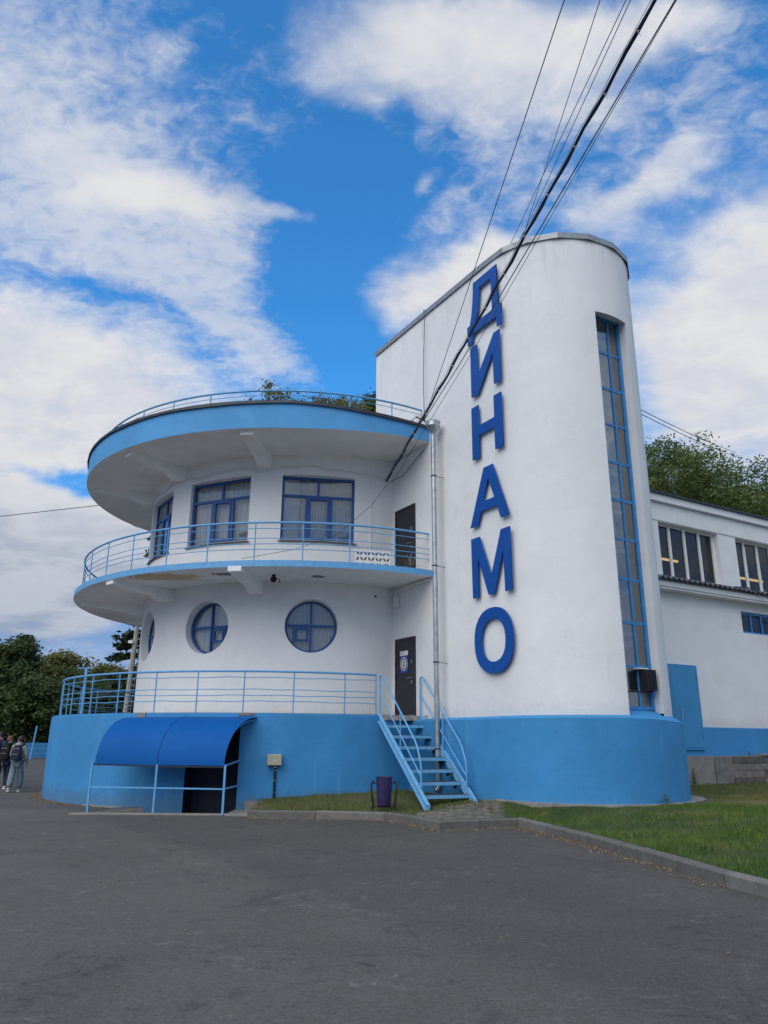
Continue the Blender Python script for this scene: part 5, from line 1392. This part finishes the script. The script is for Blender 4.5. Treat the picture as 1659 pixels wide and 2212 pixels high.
# floodlight / camera at far right of hall
# weeds
def weed(loc, h, n, label, spread=.12):
    o = thing('weed', loc, label, 'weed'); mb = MB(); l0 = Vector(loc)
    mb.tube([l0, l0+Vector((.01, 0, h))], .005, 4)
    for k in range(n):
        z = h*(.12+.85*k/n); an = k*2.399; L = spread*(1.1-.6*k/n); w = L*.34; d = Vector((math.cos(an), math.sin(an), .45)).normalized(); s_ = Vector((-math.sin(an), math.cos(an), 0))
        b = l0+Vector((0, 0, z)); mb.add([tuple(b), tuple(b+d*L*.5+s_*w), tuple(b+d*L-Vector((0, 0, L*.15))), tuple(b+d*L*.5-s_*w)], [(0, 1, 2, 3)])
    obj('leaves', mb, LEAF1, o, recalc=False)
q = ls(6.05, 1.70, .36); weed(q, .52, 42, 'leafy green weed at the foot of the concrete wall beside the tower', .13)
weed(ls(9.1, 1.95, 1.17), .16, 14, 'small weed sprouting on top of the stone blocks near the concrete end', .09)
weed(ls(10.6, 1.95, 1.17), .16, 18, 'low weed tuft on the stone wall further right', .12)
weed(ls(10.9, 1.88, .95), .2, 24, 'weed hanging from the stone joints at the right edge', .13)
weed(ls(-.2, -2.45, .39), .22, 10, 'thin grass tuft growing at the foot of the tower plinth', .16)

# ================================================================ CABLES
def cable(name, P_, r, label, cat='cable', mt=CABLE, group=None, n=30, sag=.0, res=6):
    P_ = [Vector(p) for p in P_]; pts = []
    if len(P_) == 2:
        for i in range(n+1): t0 = i/n; p = P_[0].lerp(P_[1], t0); p.z -= sag*4*t0*(1-t0); pts.append(p)
    else: pts = P_
    mb = MB(); mb.tube(pts, r, res); o = obj(name, mb, mt, None, smooth=True, origin=pts[0]); setp(o, label, cat, group); return o, pts
bundle = thing('power_cable', (.07, 21.13, 8.96), 'thick black bundled cable with white ties slanting down to the drum wall', 'cable')
A_ = Vector((.07, 21.10, 8.96)); B_ = Vector((3.93, 8.35, 12.36)); B2 = A_+(B_-A_)*2.1
pts = []
for i in range(90):
    t0 = i/89*2.1; p = A_.lerp(B_, t0); p.z -= .30*4*(t0/2.1)*(1-t0/2.1)*1.2-.0; p += Vector((.012*math.sin(i*1.7), 0, .014*math.sin(i*1.1))) if t0 < 1 else Vector((0, 0, 0)); pts.append(p)
pts[0] = A_
mb = MB(); mb.tube(pts, [.030+.004*math.sin(i*1.9) for i in range(90)], 10); obj('cable_bundle', mb, CABLE, bundle, smooth=True)
mb = MB(); mb.tube([(p.x-.040, p.y, p.z+.028+.01*math.sin(i*2.)) for i, p in enumerate(pts)], .005, 5); obj('messenger_wire', mb, WIRE, bundle)
for i in range(2, 88, 3):
    p = pts[i]; d = (pts[i+1]-pts[i-1]).normalized(); s_ = d.orthogonal().normalized(); u_ = d.cross(s_)
    ring = [p+(s_*math.cos(x)+u_*math.sin(x))*.039+d*.02*math.sin(x*2) for x in [2*math.pi*k/8 for k in range(9)]]+[p+Vector((.03, 0, -.11))]
    mb = MB(); mb.tube(ring, .005, 5); obj('tie', mb, TIE, bundle)
BR = Vector(flank_P(3.0, 10.28, .12))
G1 = 'thin overhead wires'
cable('overhead_wire', [BR, (2.49, 8.0, 11.55), (3.57, -4, 12.85)], .008, 'thin wire left of the thick cable, rising from the pipe funnel to the picture top', mt=WIRE, group=G1)
cable('overhead_wire', [tuple(BR), (1.9, 17.2, 10.75), (4.2, 8.2, 11.9), (6.6, -1, 13.5)], .011, 'thin black wire just right of the thick cable', mt=WIRE, group=G1)
cable('overhead_wire', [(.25, 21., 8.9), (2.2, 15.2, 10.4), (4.15, 8.9, 12.0), (6.2, 2.2, 13.6)], .006, 'hair-thin wire crossing beside the thick cable to the wall', mt=WIRE, group=G1)
cable('roof_wire', [(4.0, 24.5, 16.2), (3.2, 8.1, 12.2), (2.8, 0, 10.2)], .007, 'thin wire passing behind the tower roof, steepest of three', mt=WIRE, group=G1)
cable('roof_wire', [(2.9, 24.0, 15.4), (3.6, 8.0, 12.1), (3.95, 0, 10.5)], .007, 'thin wire ending furthest left behind the tower edge', mt=WIRE, group=G1)
cable('roof_wire', [(3.35, 24.5, 15.8), (3.68, 8.0, 12.15), (3.85, 0, 10.3)], .007, 'thin wire between the other two behind the tower edge', mt=WIRE, group=G1)
# wire hanging down the flank of the tower
tpw = flank_P(3.0, ZTOP+.08, .10)
cable('hanging_wire', [tuple(flank_P(2.98, ZTOP+.1, -.05)), tuple(tpw), tuple(flank_P(2.98, ZTOP-.3, .09)), tuple(flank_P(3.02, 12.4, .1)), tuple(flank_P(3.03, 11.2, .11)), tuple(BR)], .011, 'thin wire hanging down the white tower wall to the pipe funnel', mt=WIRE)
mb = MB(); 
tang = thing('wire_tangle', tuple(BR), 'tangle of loose thin wires at the end of the roof railing', 'wire')
for k in range(7):
    r0 = random.uniform(.12, .35); P_ = []
    for i in range(14):
        t0 = i/13*math.pi*random.uniform(1.1, 1.3); P_.append(BR+Vector((-r0*.7*math.sin(t0)-.05*k*(k > 3), -.05+.03*math.sin(i+k), -r0*1.5*(1-math.cos(t0))*.5+.03*math.sin(i*2.))))
    mb.tube(P_, .006, 4)
obj('wire_loops', mb, WIRE, tang, smooth=True)
mb = MB(); mb.box((BR.x-.03, BR.y, BR.z), (.10, .06, .05)); mb.tube([BR+Vector((-.25, -.02, .09)), BR+Vector((.03, .02, -.05))], .02, 8); obj('bracket', mb, BLACK, tang)
cable('drop_wire', [tuple(Vector(pol(C, RD+.03, -57.5, 8.85))), (-.35, 20.15, 7.9), (-1.3, 19.2, 6.75), (-2.3, 18.7, 6.25), (-3.6, 18.6, 5.98)], .006, 'thin slack wire hanging from the wall bracket across the balcony rail', mt=WIRE)
cable('side_wire', [tuple(flank_P(3.2, 9.45, .02)), tuple(flank_P(4.2, 8.95, .1)), tuple(Vector(pol(C, RD+.05, -57.3, 8.9)))], .009, 'thin wire from under the roof slab to the cable end', mt=WIRE)
cable('far_wire', [(-60, 55, 14.5), (-12, 38, 13.8)], .02, 'lone thin wire crossing the sky left of the drum', mt=WIRE, sag=.2)
cable('far_wire', [(8.29, 23.0, 12.35), (18.56, 37.0, 16.2)], .014, 'upper of two thin wires leaving the tower towards the right', mt=WIRE, sag=.1)
cable('far_wire', [(8.27, 23.0, 12.2), (18.53, 37.0, 15.98)], .014, 'lower of two thin wires leaving the tower towards the right', mt=WIRE, sag=.1)
cable('eave_cable', [ls(10.3, SW-.5, 6.72), ls(11.2, SW-.55, 6.75), ls(12.4, SW-.6, 6.35), ls(14, SW-.65, 5.9)], .02, 'black cable sagging from the slate eave at the right edge', mt=CABLE)

# ================================================================ BACKGROUND: fence, mast, trees
fz = thing('blue_fence', (-30, 64, 0), 'low blue panel fence in front of the far trees', 'fence')
for k in range(14):
    x = -42+k*2.0
    mb = MB(); mb.box((x, 64, .62), (1.96, .05, 1.16)); obj('panel', mb, mat('teal_blue_fence', (.02, .17, .36), .6, .1) if k == 0 else bpy.data.materials['teal_blue_fence'], fz)
    mb = MB()
    for z in (.25, .62, 1.0): mb.box((x, 63.96, z), (1.96, .02, .05))
    obj('rib', mb, bpy.data.materials['teal_blue_fence'], fz)
mb = MB(); mb.tube([(-27.85, 62.5, 0), (-27.65, 62.5, 2.5)], .07, 8); o = obj('blue_pole', mb, RAILB, None, smooth=True, origin=(-27.85, 62.5, 0)); setp(o, 'leaning light blue pole in front of the far fence', 'pole')
ms = thing('lamp_mast', (-10.9, 33, 0), 'pale concrete mast with a white floodlight seen behind the terrace', 'mast')
mb = MB(); mb.tube([(-11.02, 33, 0), (-10.76, 33, 7.2)], [.13, .10], 8); obj('mast_column', mb, mat('pale_concrete', (.36, .35, .31), .9, .2, 3., .4, 20), ms)
mb = MB(); mb.box((-10.95, 32.85, 5.6), (.2, .15, .12)); obj('floodlight', mb, PVC, ms)
mb = MB()
for k in range(24): mb.box((-10.83+.0108*k, 32.9, .4+k*.28), (.13, .02, .02))
mb.tube([(-10.78, 32.9, .4), (-10.52, 32.9, 7.0)], .012, 5)
obj('rungs', mb, ZINC, ms)

def leaf_mesh(cent, size, n_per, spread, flat=.6, up=.0):
    """many small leaf quads round cluster centres"""
    n = len(cent)*n_per; c = np.repeat(cent, n_per, 0)+rng.normal(0, spread, (n, 3))*np.array([1, 1, flat])
    a = rng.normal(0, 1, (n, 3)); a[:, 2] *= .6; a /= np.linalg.norm(a, axis=1)[:, None]
    b = rng.normal(0, 1, (n, 3)); b -= (b*a).sum(1)[:, None]*a; b /= np.linalg.norm(b, axis=1)[:, None]
    s_ = size*rng.uniform(.6, 1.3, (n, 1)); V = np.empty((n, 4, 3))
    V[:, 0] = c-a*s_; V[:, 1] = c+b*s_*.45; V[:, 2] = c+a*s_; V[:, 3] = c-b*s_*.45
    return V.reshape(-1, 3)
def quads_obj(name, V, matl, parent):
    n = len(V)//4; off = np.array(rootloc(parent)); me = bpy.data.meshes.new(name)
    me.vertices.add(4*n); me.vertices.foreach_set('co', (V-off).ravel()); me.loops.add(4*n); me.loops.foreach_set('vertex_index', np.arange(4*n, dtype=np.int32))
    me.polygons.add(n); me.polygons.foreach_set('loop_start', np.arange(0, 4*n, 4, dtype=np.int32)); me.update(calc_edges=True); me.materials.append(matl)
    o = bpy.data.objects.new(name, me); COL.objects.link(o); o.parent = parent; return o
def tree(loc, h, cw, ch, matl, label, nclu=240, npl=60, size=.16, spread=.42, group=None, name='broadleaf_tree', cshift=(0, 0), lobes=9, seed=0):
    r_ = np.random.default_rng(seed+11)
    o = thing(name, loc, label, 'tree', group); L = Vector(loc); zc_ = h-ch/2
    mb = MB(); top = L+Vector((cshift[0], cshift[1], h-ch*.25)); mid = L+Vector((cshift[0]*.3, 0, h*.4))
    mb.tube([L, L+Vector((0, 0, h*.2)), mid, top], [h*.022, h*.018, h*.013, h*.004], 8)
    lob = []
    for k in range(lobes):
        an = k*2.399+r_.uniform(-.3, .3); el = r_.uniform(-.7, 1.); rr = r_.uniform(.45, .8)*math.sqrt(max(.1, 1-el*el*.8))
        lob.append(np.array([loc[0]+cshift[0]+math.cos(an)*rr*cw/2, loc[1]+cshift[1]+math.sin(an)*rr*cw/2, loc[2]+zc_+el*ch*.38]))
        q = Vector(lob[-1]); b0 = L.lerp(top, .35+.4*(el+.7)/1.7); mb.tube([b0, b0.lerp(q, .5)+Vector((0, 0, -.02*h)), q], [h*.008, h*.005, h*.002], 5)
    obj('trunk', mb, BARK, o, smooth=True)
    lob.append(np.array([loc[0]+cshift[0], loc[1]+cshift[1], loc[2]+h-ch*.22]))
    cl = []
    for l_ in lob:
        m = nclu//len(lob); R0 = r_.uniform(.20, .30)*cw
        d = r_.normal(0, 1, (m, 3)); d /= np.linalg.norm(d, axis=1)[:, None]; rad_ = R0*r_.uniform(.35, 1., (m, 1))**.5*(1+.25*np.sin(d[:, :1]*7+d[:, 1:2]*5))
        cl.append(l_+d*rad_*np.array([1, 1, .8*min(1.2, ch/cw)+.1]))
    quads_obj('crown', leaf_mesh(np.concatenate(cl), size, npl, spread), matl, o); return o
def spruce(loc, h, w, label, seed=0, size=.2, matl=None, n_t=26, group=None):
    r_ = np.random.default_rng(seed+5); o = thing('spruce_tree', loc, label, 'tree', group); L = Vector(loc)
    mb = MB(); mb.tube([L, L+Vector((0, 0, h))], [h*.016, .02], 7); obj('trunk', mb, BARK, o, smooth=True)
    V = []
    for k in range(n_t):
        f = k/(n_t-1); z = h*(.12+.87*f); rl = w/2*(1-f)**.8+.25; nb_ = int(7+8*(1-f))
        for j in range(nb_):
            an = r_.uniform(0, 2*np.pi); rl2 = rl*r_.uniform(.65, 1.15)
            m = max(8, int(rl2*26)); t0 = r_.uniform(.05, 1, m); x = loc[0]+np.cos(an)*rl2*t0; y = loc[1]+np.sin(an)*rl2*t0
            zz_ = loc[2]+z-.30*rl2*t0**1.4+.12*rl2*t0**3+r_.normal(0, .07, m); sp = r_.normal(0, .14, (m, 2))*(1.15-t0)[:, None]*1.5
            V.append(np.c_[x+sp[:, 0], y+sp[:, 1], zz_])
    quads_obj('crown', leaf_mesh(np.concatenate(V), size, 3, .06, .9), matl or NEEDLE, o); return o
GT = 'tall trees standing behind the blue fence'
lt = [(-41, 74, 10.4, 8, 8, LEAF1), (-35.0, 70, 9.6, 7, 7.5, LEAF2), (-33.2, 78, 9.6, 5.5, 7, LEAF3), (-29.5, 74, 7.6, 5.5, 5.5, LEAF2), (-29.5, 82, 8.9, 4.5, 6, LEAF3), (-24, 76, 7.4, 6, 5.5, LEAF2), (-22.5, 84, 8.4, 5, 6, LEAF1), (-16, 88, 9.0, 8, 7, LEAF1), (-50, 74, 12, 10, 9, LEAF2), (-30.5, 68, 6.2, 6, 5.5, LEAF2), (-38.5, 67.5, 7.4, 8, 6.5, LEAF1), (-24, 70, 5.8, 6, 5, LEAF2), (-46, 68, 8, 9, 7, LEAF1)]
labs = ['leafy tree at the left picture edge, tall and mid green', 'dark tall tree second from the left edge behind the fence', 'mid green tree right of the tall dark one', 'low dark tree left of the yellowish crown', 'yellowish green crown rising behind the terrace railing', 'dark rounded tree behind the terrace railing', 'mid green tree next to the pale mast', 'far tree hidden mostly behind the drum', 'outermost tree left of the frame edge', 'bushy dark tree low behind the leaning pole', 'bushy dark tree low above the people', 'bushy dark tree low beside the plinth edge', 'bushy tree low at the far left']
for k, (x, y, h, cw, ch, m_) in enumerate(lt):
    tree((x, y, 0), h, cw, ch, m_, labs[k], nclu=220, npl=70, size=.20, spread=.45, group=GT, seed=k)
spruce((-33.0, 70, 0), 10.6, 6.5, 'dark spruce with drooping boughs amid the left trees', 3, .26, n_t=30)
hedge = MB()
hn = 26000; hx = rng.uniform(-60, -8, hn); hy = rng.uniform(80, 92, hn); hzz = rng.uniform(0, 1, hn)**.8*(4.6+.7*np.sin(hx*.7)+.5*np.sin(hx*1.9))
ho = thing('tree_belt', (-34, 86, 0), None, None); V_ = leaf_mesh(np.c_[hx, hy, hzz], .34, 1, .3); bpy.data.objects.remove(ho)
n_ = len(V_)//4; me = bpy.data.meshes.new('tree_belt'); me.vertices.add(4*n_); me.vertices.foreach_set('co', V_.ravel()); me.loops.add(4*n_); me.loops.foreach_set('vertex_index', np.arange(4*n_, dtype=np.int32)); me.polygons.add(n_); me.polygons.foreach_set('loop_start', np.arange(0, 4*n_, 4, dtype=np.int32)); me.update(calc_edges=True); me.materials.append(LEAF2)
o = bpy.data.objects.new('tree_belt', me); COL.objects.link(o); setp(o, 'dark mass of undergrowth far behind the fence', 'undergrowth', kind='stuff')

tree((-5.5, 39.5, 0), 20.4, 4.8, 8, LEAF3, 'light leafy treetop showing over the roof railing', nclu=200, npl=60, size=.11, spread=.26, seed=31)
tree((-2.7, 40.0, 0), 20.9, 4.0, 7, LEAF3, 'smaller treetop over the roof railing nearer the tower', nclu=120, npl=60, size=.11, spread=.26, seed=33)
tree((-.5, 41, 0), 22.3, 2.0, 8, LEAF2, 'dark narrow treetop just left of the tower corner', nclu=90, npl=60, size=.11, spread=.22, seed=35)
tree((15.2, 38, 0), 17.9, 7.5, 10, LEAF1, 'green tree behind the hall roof next to the tower', nclu=560, npl=85, size=.10, spread=.33, seed=41, lobes=16)
tree((20.8, 41, 0), 18.0, 8, 10.5, LEAF1, 'green tree behind the hall roof at the right picture edge', nclu=560, npl=85, size=.10, spread=.33, seed=43, lobes=16)
tree((26.5, 40, 0), 16, 8, 9, LEAF2, 'darker tree behind the hall roof past the right edge', nclu=300, npl=60, size=.15, spread=.4, seed=45)
spruce((-9.5, 36.5, 0), 17.6, 7.8, 'dark spruce whose boughs show left of the drum wall', 7, .17, n_t=34)

# ================================================================ PEOPLE
def skin_obj(name, verts, edges, radii, matl, parent, root=0, sub=2, smooth=True):
    me = bpy.data.meshes.new(name); off = rootloc(parent); me.from_pydata([tuple(Vector(v)-off) for v in verts], edges, []); me.materials.append(matl)
    o = bpy.data.objects.new(name, me); COL.objects.link(o); o.parent = parent
    sk = o.modifiers.new('skin', 'SKIN'); sk.use_smooth_shade = True
    if not me.skin_vertices: me.skin_vertices.new(name='')
    for i, r in enumerate(radii):
        d = me.skin_vertices[0].data[i]; d.radius = (r, r) if not isinstance(r, tuple) else r; d.use_root = (i == root)
    s_ = o.modifiers.new('sub', 'SUBSURF'); s_.levels = sub; s_.render_levels = sub
    return o
SKIN = mat('skin', (.50, .30, .22), .6, .04); HAIR = mat('brown_hair', (.035, .018, .012), .6, .2, 30)
def person(loc, yaw, h, pose, label, top, trousers, hair, shoes, bag, look=0., gr='people walking together'):
    """pose: dict with left/right foot offsets (forward), elbow bends; built facing +y then turned by yaw"""
    k = h/1.75; L = Vector(loc); cy_, sy_ = math.cos(yaw), math.sin(yaw)
    def W(x, y, z): return L+Vector(((x*cy_-y*sy_)*k, (x*sy_+y*cy_)*k, z*k))
    o = thing('person', loc, label, 'person', gr)
    lf, rf = pose['feet']
    pts = dict(pel=(0, 0, .95), sp=(0, .01, 1.12), ch=(0, 0, 1.32), ne=(0, .0, 1.47), hd=(0, .02, 1.58), ht=(0, .02, 1.67),
               ls=(-.17, 0, 1.40), rs=(.17, 0, 1.40), le=(-.24, -.03+pose['arm'][0]*.5, 1.13), re=(.24, -.03+pose['arm'][1]*.5, 1.13),
               lw=(-.25, .06+pose['arm'][0], .90+pose['bend'][0]), rw=(.25, .06+pose['arm'][1], .90+pose['bend'][1]), lh=(-.25, .08+pose['arm'][0], .82+pose['bend'][0]), rh=(.25, .08+pose['arm'][1], .82+pose['bend'][1]),
               lp=(-.09, 0, .90), rp=(.09, 0, .90), lk=(-.10, lf*.55+.05, .50), rk=(.10, rf*.55+.05, .50), la=(-.10, lf, .09+max(0, -lf)*.25), ra=(.10, rf, .09+max(0, -rf)*.25), lt=(-.10, lf+.14, .04), rt=(.10, rf+.14, .04))
    nm = list(pts); P_ = [W(*pts[n]) for n in nm]; ix = {n: i for i, n in enumerate(nm)}
    ed = [('pel', 'sp'), ('sp', 'ch'), ('ch', 'ne'), ('ne', 'hd'), ('hd', 'ht'), ('ch', 'ls'), ('ch', 'rs'), ('ls', 'le'), ('rs', 're'), ('le', 'lw'), ('re', 'rw'), ('lw', 'lh'), ('rw', 'rh'), ('pel', 'lp'), ('pel', 'rp'), ('lp', 'lk'), ('rp', 'rk'), ('lk', 'la'), ('rk', 'ra'), ('la', 'lt'), ('ra', 'rt')]
    rad = dict(pel=.13, sp=.115, ch=.13, ne=.055, hd=.092, ht=.075, ls=.06, rs=.06, le=.04, re=.04, lw=.028, rw=.028, lh=.032, rh=.032, lp=.085, rp=.085, lk=.055, rk=.055, la=.036, ra=.036, lt=.03, rt=.03)
    skin_obj('body', P_, [(ix[a], ix[b]) for a, b in ed], [rad[n]*k for n in nm], SKIN, o)
    # jacket
    jn = ['pel', 'sp', 'ch', 'ls', 'rs', 'le', 're', 'lw', 'rw']; P2 = [W(*pts[n]) for n in jn]; P2[0] = W(0, 0, .93); jr = dict(pel=(.175, .14), sp=(.17, .14), ch=(.17, .14), ls=.085, rs=.085, le=.065, re=.065, lw=.05, rw=.05)
    je = [('pel', 'sp'), ('sp', 'ch'), ('ch', 'ls'), ('ch', 'rs'), ('ls', 'le'), ('rs', 're'), ('le', 'lw'), ('re', 'rw')]
    jx = {n: i for i, n in enumerate(jn)}
    jo = skin_obj('hoodie', P2, [(jx[a], jx[b]) for a, b in je], [tuple(v*k for v in jr[n]) if isinstance(jr[n], tuple) else jr[n]*k for n in jn], top, o)
    mb = MB(); q = W(0, -.07, 1.46); mb.lathe(tuple(q), [(0, -.05*k), (.07*k, -.05*k), (.11*k, 0), (.09*k, .06*k), (.02*k, .05*k), (0, .02*k)], 14); obj('hood', mb, top, jo, smooth=True)
    tn = ['pel', 'lp', 'rp', 'lk', 'rk', 'la', 'ra']; P3 = [W(*pts[n]) for n in tn]; tx = {n: i for i, n in enumerate(tn)}
    tw = pose.get('wide', 1.)
    tr2 = dict(pel=.145, lp=.105, rp=.105, lk=.082*tw, rk=.082*tw, la=.075*tw, ra=.075*tw)
    skin_obj('trousers', P3, [(tx[a], tx[b]) for a, b in (('pel', 'lp'), ('pel', 'rp'), ('lp', 'lk'), ('rp', 'rk'), ('lk', 'la'), ('rk', 'ra'))], [tr2[n]*k for n in tn], trousers, o)
    for n1, n2 in (('la', 'lt'), ('ra', 'rt')):
        a, b = W(*pts[n1]), W(*pts[n2]); zf = max(0, pts[n1][2]-.09)
        skin_obj('shoe', [a+Vector((0, 0, -.045*k)), b, a+(a-b).normalized()*.06*k+Vector((0, 0, -.05*k))], [(0, 1), (0, 2)], [.05*k, .042*k, .04*k], shoes, o)
        mb = MB(); c = (a+b)/2; mb.box((c.x, c.y, .018*k+zf*.7), (.10*k, .28*k, .03*k), yaw); obj('sole', mb, PVC, o, bevel=.008)
    # head features turned by look
    la_ = yaw+look; fw = Vector((-math.sin(la_), math.cos(la_), 0)); sd_ = Vector((math.cos(la_), math.sin(la_), 0)); hc = W(0, .02, 1.60)
    mb = MB(); mb.tube([hc+fw*.085*k+Vector((0, 0, .01)), hc+fw*.118*k-Vector((0, 0, .02*k))], [.012*k, .016*k], 6); obj('nose', mb, SKIN, o, smooth=True)
    mb = MB()
    for s_ in (-1, 1): mb.box(tuple(hc+fw*.093*k+sd_*.032*k*s_+Vector((0, 0, .015*k))), (.018*k, .01*k, .01*k), la_)
    mb.box(tuple(hc+fw*.092*k-Vector((0, 0, .055*k))), (.045*k, .01*k, .01*k), la_); obj('face_features', mb, mat_dark, o)
    mb = MB()
    for s_ in (-1, 1): mb.box(tuple(hc+sd_*.098*k*s_-fw*.005*k), (.016*k, .03*k, .055*k), la_)
    obj('ears', mb, SKIN, o, bevel=.005)
    hp = hc-fw*.022*k+Vector((0, 0, .035*k)); V = []
    mb = MB(); mb.lathe((0, 0, 0), [(0, .115), (.05, .108), (.088, .078), (.108, .03), (.11, -.02), (.10, -.06), (.05, -.08), (0, -.08)], 16); mb.v = [tuple(hp+Vector(v)*k) for v in mb.v]
    ho_ = obj('hair', mb, hair, o, smooth=True)
    if pose.get('tail'):
        mb = MB(); b = hp-fw*.10*k+Vector((0, 0, .02*k)); mb.tube([b, b-fw*.05*k+Vector((0, 0, .01*k)), b-fw*.075*k-Vector((0, 0, .10*k)), b-fw*.04*k-Vector((0, 0, .26*k))], [.022*k, .035*k, .035*k, .008*k], 8); obj('ponytail', mb, hair, ho_, smooth=True)
    # fingers
    for hnd in ('lh', 'rh'):
        q = W(*pts[hnd]); mb = MB()
        for f in range(4): d = Vector((cy_, sy_, 0))*(.0); b = q+Vector((-sy_, cy_, 0))*(-.022+.015*f)*k; mb.tube([b, b-Vector((0, 0, .035*k)), b-Vector((0, 0, (.065+.008*(f in (1, 2)))*k))+Vector((-sy_, cy_, 0))*.008], [.009*k, .008*k, .006*k], 5)
        mb.tube([q+Vector((-sy_, cy_, 0))*.03*k+Vector((0, 0, .01*k)), q+Vector((-sy_, cy_, 0))*.05*k-Vector((0, 0, .03*k))], [.010*k, .007*k], 5); obj('fingers', mb, SKIN, o, smooth=True)
    if bag is not None:
        bo = thing('backpack', tuple(W(0, -.2, .95)), bag[1], 'backpack')
        mb = MB(); n = 18; V = []
        prof = [(-.19, 0, .45), (-.17, .0, .9), (-.05, 0, 1.02), (.12, 0, 1.0), (.22, 0, .82), (.28, 0, .5), (.29, 0, .0)]
        for z_, _, s_ in prof:
            for q_ in range(n):
                t0 = 2*math.pi*q_/n; c_, s2 = math.cos(t0), math.sin(t0)
                x_ = .16*s_*math.copysign(abs(c_)**.6, c_); y_ = -.215+.085*s_*math.copysign(abs(s2)**.7, s2); V.append(W(x_, y_, 1.17+z_*1.0))
        F = [(i*n+q_, i*n+(q_+1) % n, (i+1)*n+(q_+1) % n, (i+1)*n+q_) for i in range(len(prof)-1) for q_ in range(n)]; F.append(tuple(range(n)))
        mb.add(V, F); obj('bag_body', mb, bag[0], bo, smooth=True)
        mb = MB(); pk = [(-.02, -.32), ]
        V = []
        for z_, s_ in ((-.15, .5), (-.13, .95), (-.02, 1.), (.04, .8), (.05, 0.)):
            for q_ in range(12): t0 = 2*math.pi*q_/12; V.append(W(.12*s_*math.cos(t0), -.285+.045*s_*math.sin(t0), 1.13+z_))
        mb.add(V, [(i*12+q_, i*12+(q_+1) % 12, (i+1)*12+(q_+1) % 12, (i+1)*12+q_) for i in range(4) for q_ in range(12)]+[tuple(range(12))]); obj('front_pocket', mb, bag[0], bo, smooth=True)
        mb = MB(); mb.tube([W(-.1, -.31, 1.33), W(0, -.315, 1.345), W(.1, -.31, 1.33)], .006, 5); mb.tube([W(-.09, -.335, 1.17), W(0, -.34, 1.18), W(.09, -.335, 1.17)], .006, 5); obj('piping', mb, mat_pip, bo)
        for s_ in (-1, 1): mb = MB(); mb.tube([W(s_*.09, -.15, 1.38), W(s_*.115, -.03, 1.50), W(s_*.13, .11, 1.44), W(s_*.15, .15, 1.28), W(s_*.16, .10, 1.12), W(s_*.13, -.12, 1.03)], .018, 6); obj('strap', mb, bag[0], bo, smooth=True)
mat_dark = mat('dark_feature', (.05, .02, .02), .5); mat_pip = mat('reflective_piping', (.35, .38, .42), .4)
JEANS = mat('washed_jeans', (.17, .24, .27), .9, .18, 9, .3, 60); JEAND = mat('dark_jeans', (.015, .022, .05), .9, .2, 9)
CREAM = mat('cream_hoodie', (.36, .36, .28), .9, .08, 9, .3, 20); BLK = mat('black_hoodie', (.012, .012, .014), .9, .2, 9)
MAROON = mat('maroon_bag', (.16, .035, .035), .8, .2, 9); NAVY = mat('navy_bag', (.012, .018, .045), .7, .2, 9); SHOE = mat('pale_shoe', (.42, .36, .36), .7, .1)
LILAC = mat('light_hair', (.16, .07, .04), .6, .2)
person((-11.27, 24.45, 0), .12, 1.66, dict(feet=(-.22, .16), arm=(.22, .06), bend=(.16, 0), wide=1.35, tail=True), 'girl in a cream hoodie and pale wide jeans seen from behind, head turned left', CREAM, JEANS, HAIR, SHOE, (NAVY, 'dark navy backpack with pale piping worn by the girl in cream'), look=1.1)
person((-12.12, 25.6, 0), -.1, 1.66, dict(feet=(.2, -.12), arm=(.02, .1), bend=(0, .05), wide=1.0), 'person in a black hoodie and dark jeans walking left of the girl', BLK, JEAND, LILAC, SHOE, (BLK, 'black backpack on the person in black'), look=-.9)
person((-12.78, 26.3, 0), -.2, 1.78, dict(feet=(.1, -.15), arm=(.05, .05), bend=(0, .0), wide=1.0), 'dark haired person at the very left picture edge', mat('blue_top', (.02, .06, .16), .9), BLK, mat('black_hair', (.01, .009, .009), .6), SHOE, (MAROON, 'maroon backpack at the left picture edge'), look=-1.1)
for m_ in bpy.data.materials:
    if m_.users == 0: bpy.data.materials.remove(m_)
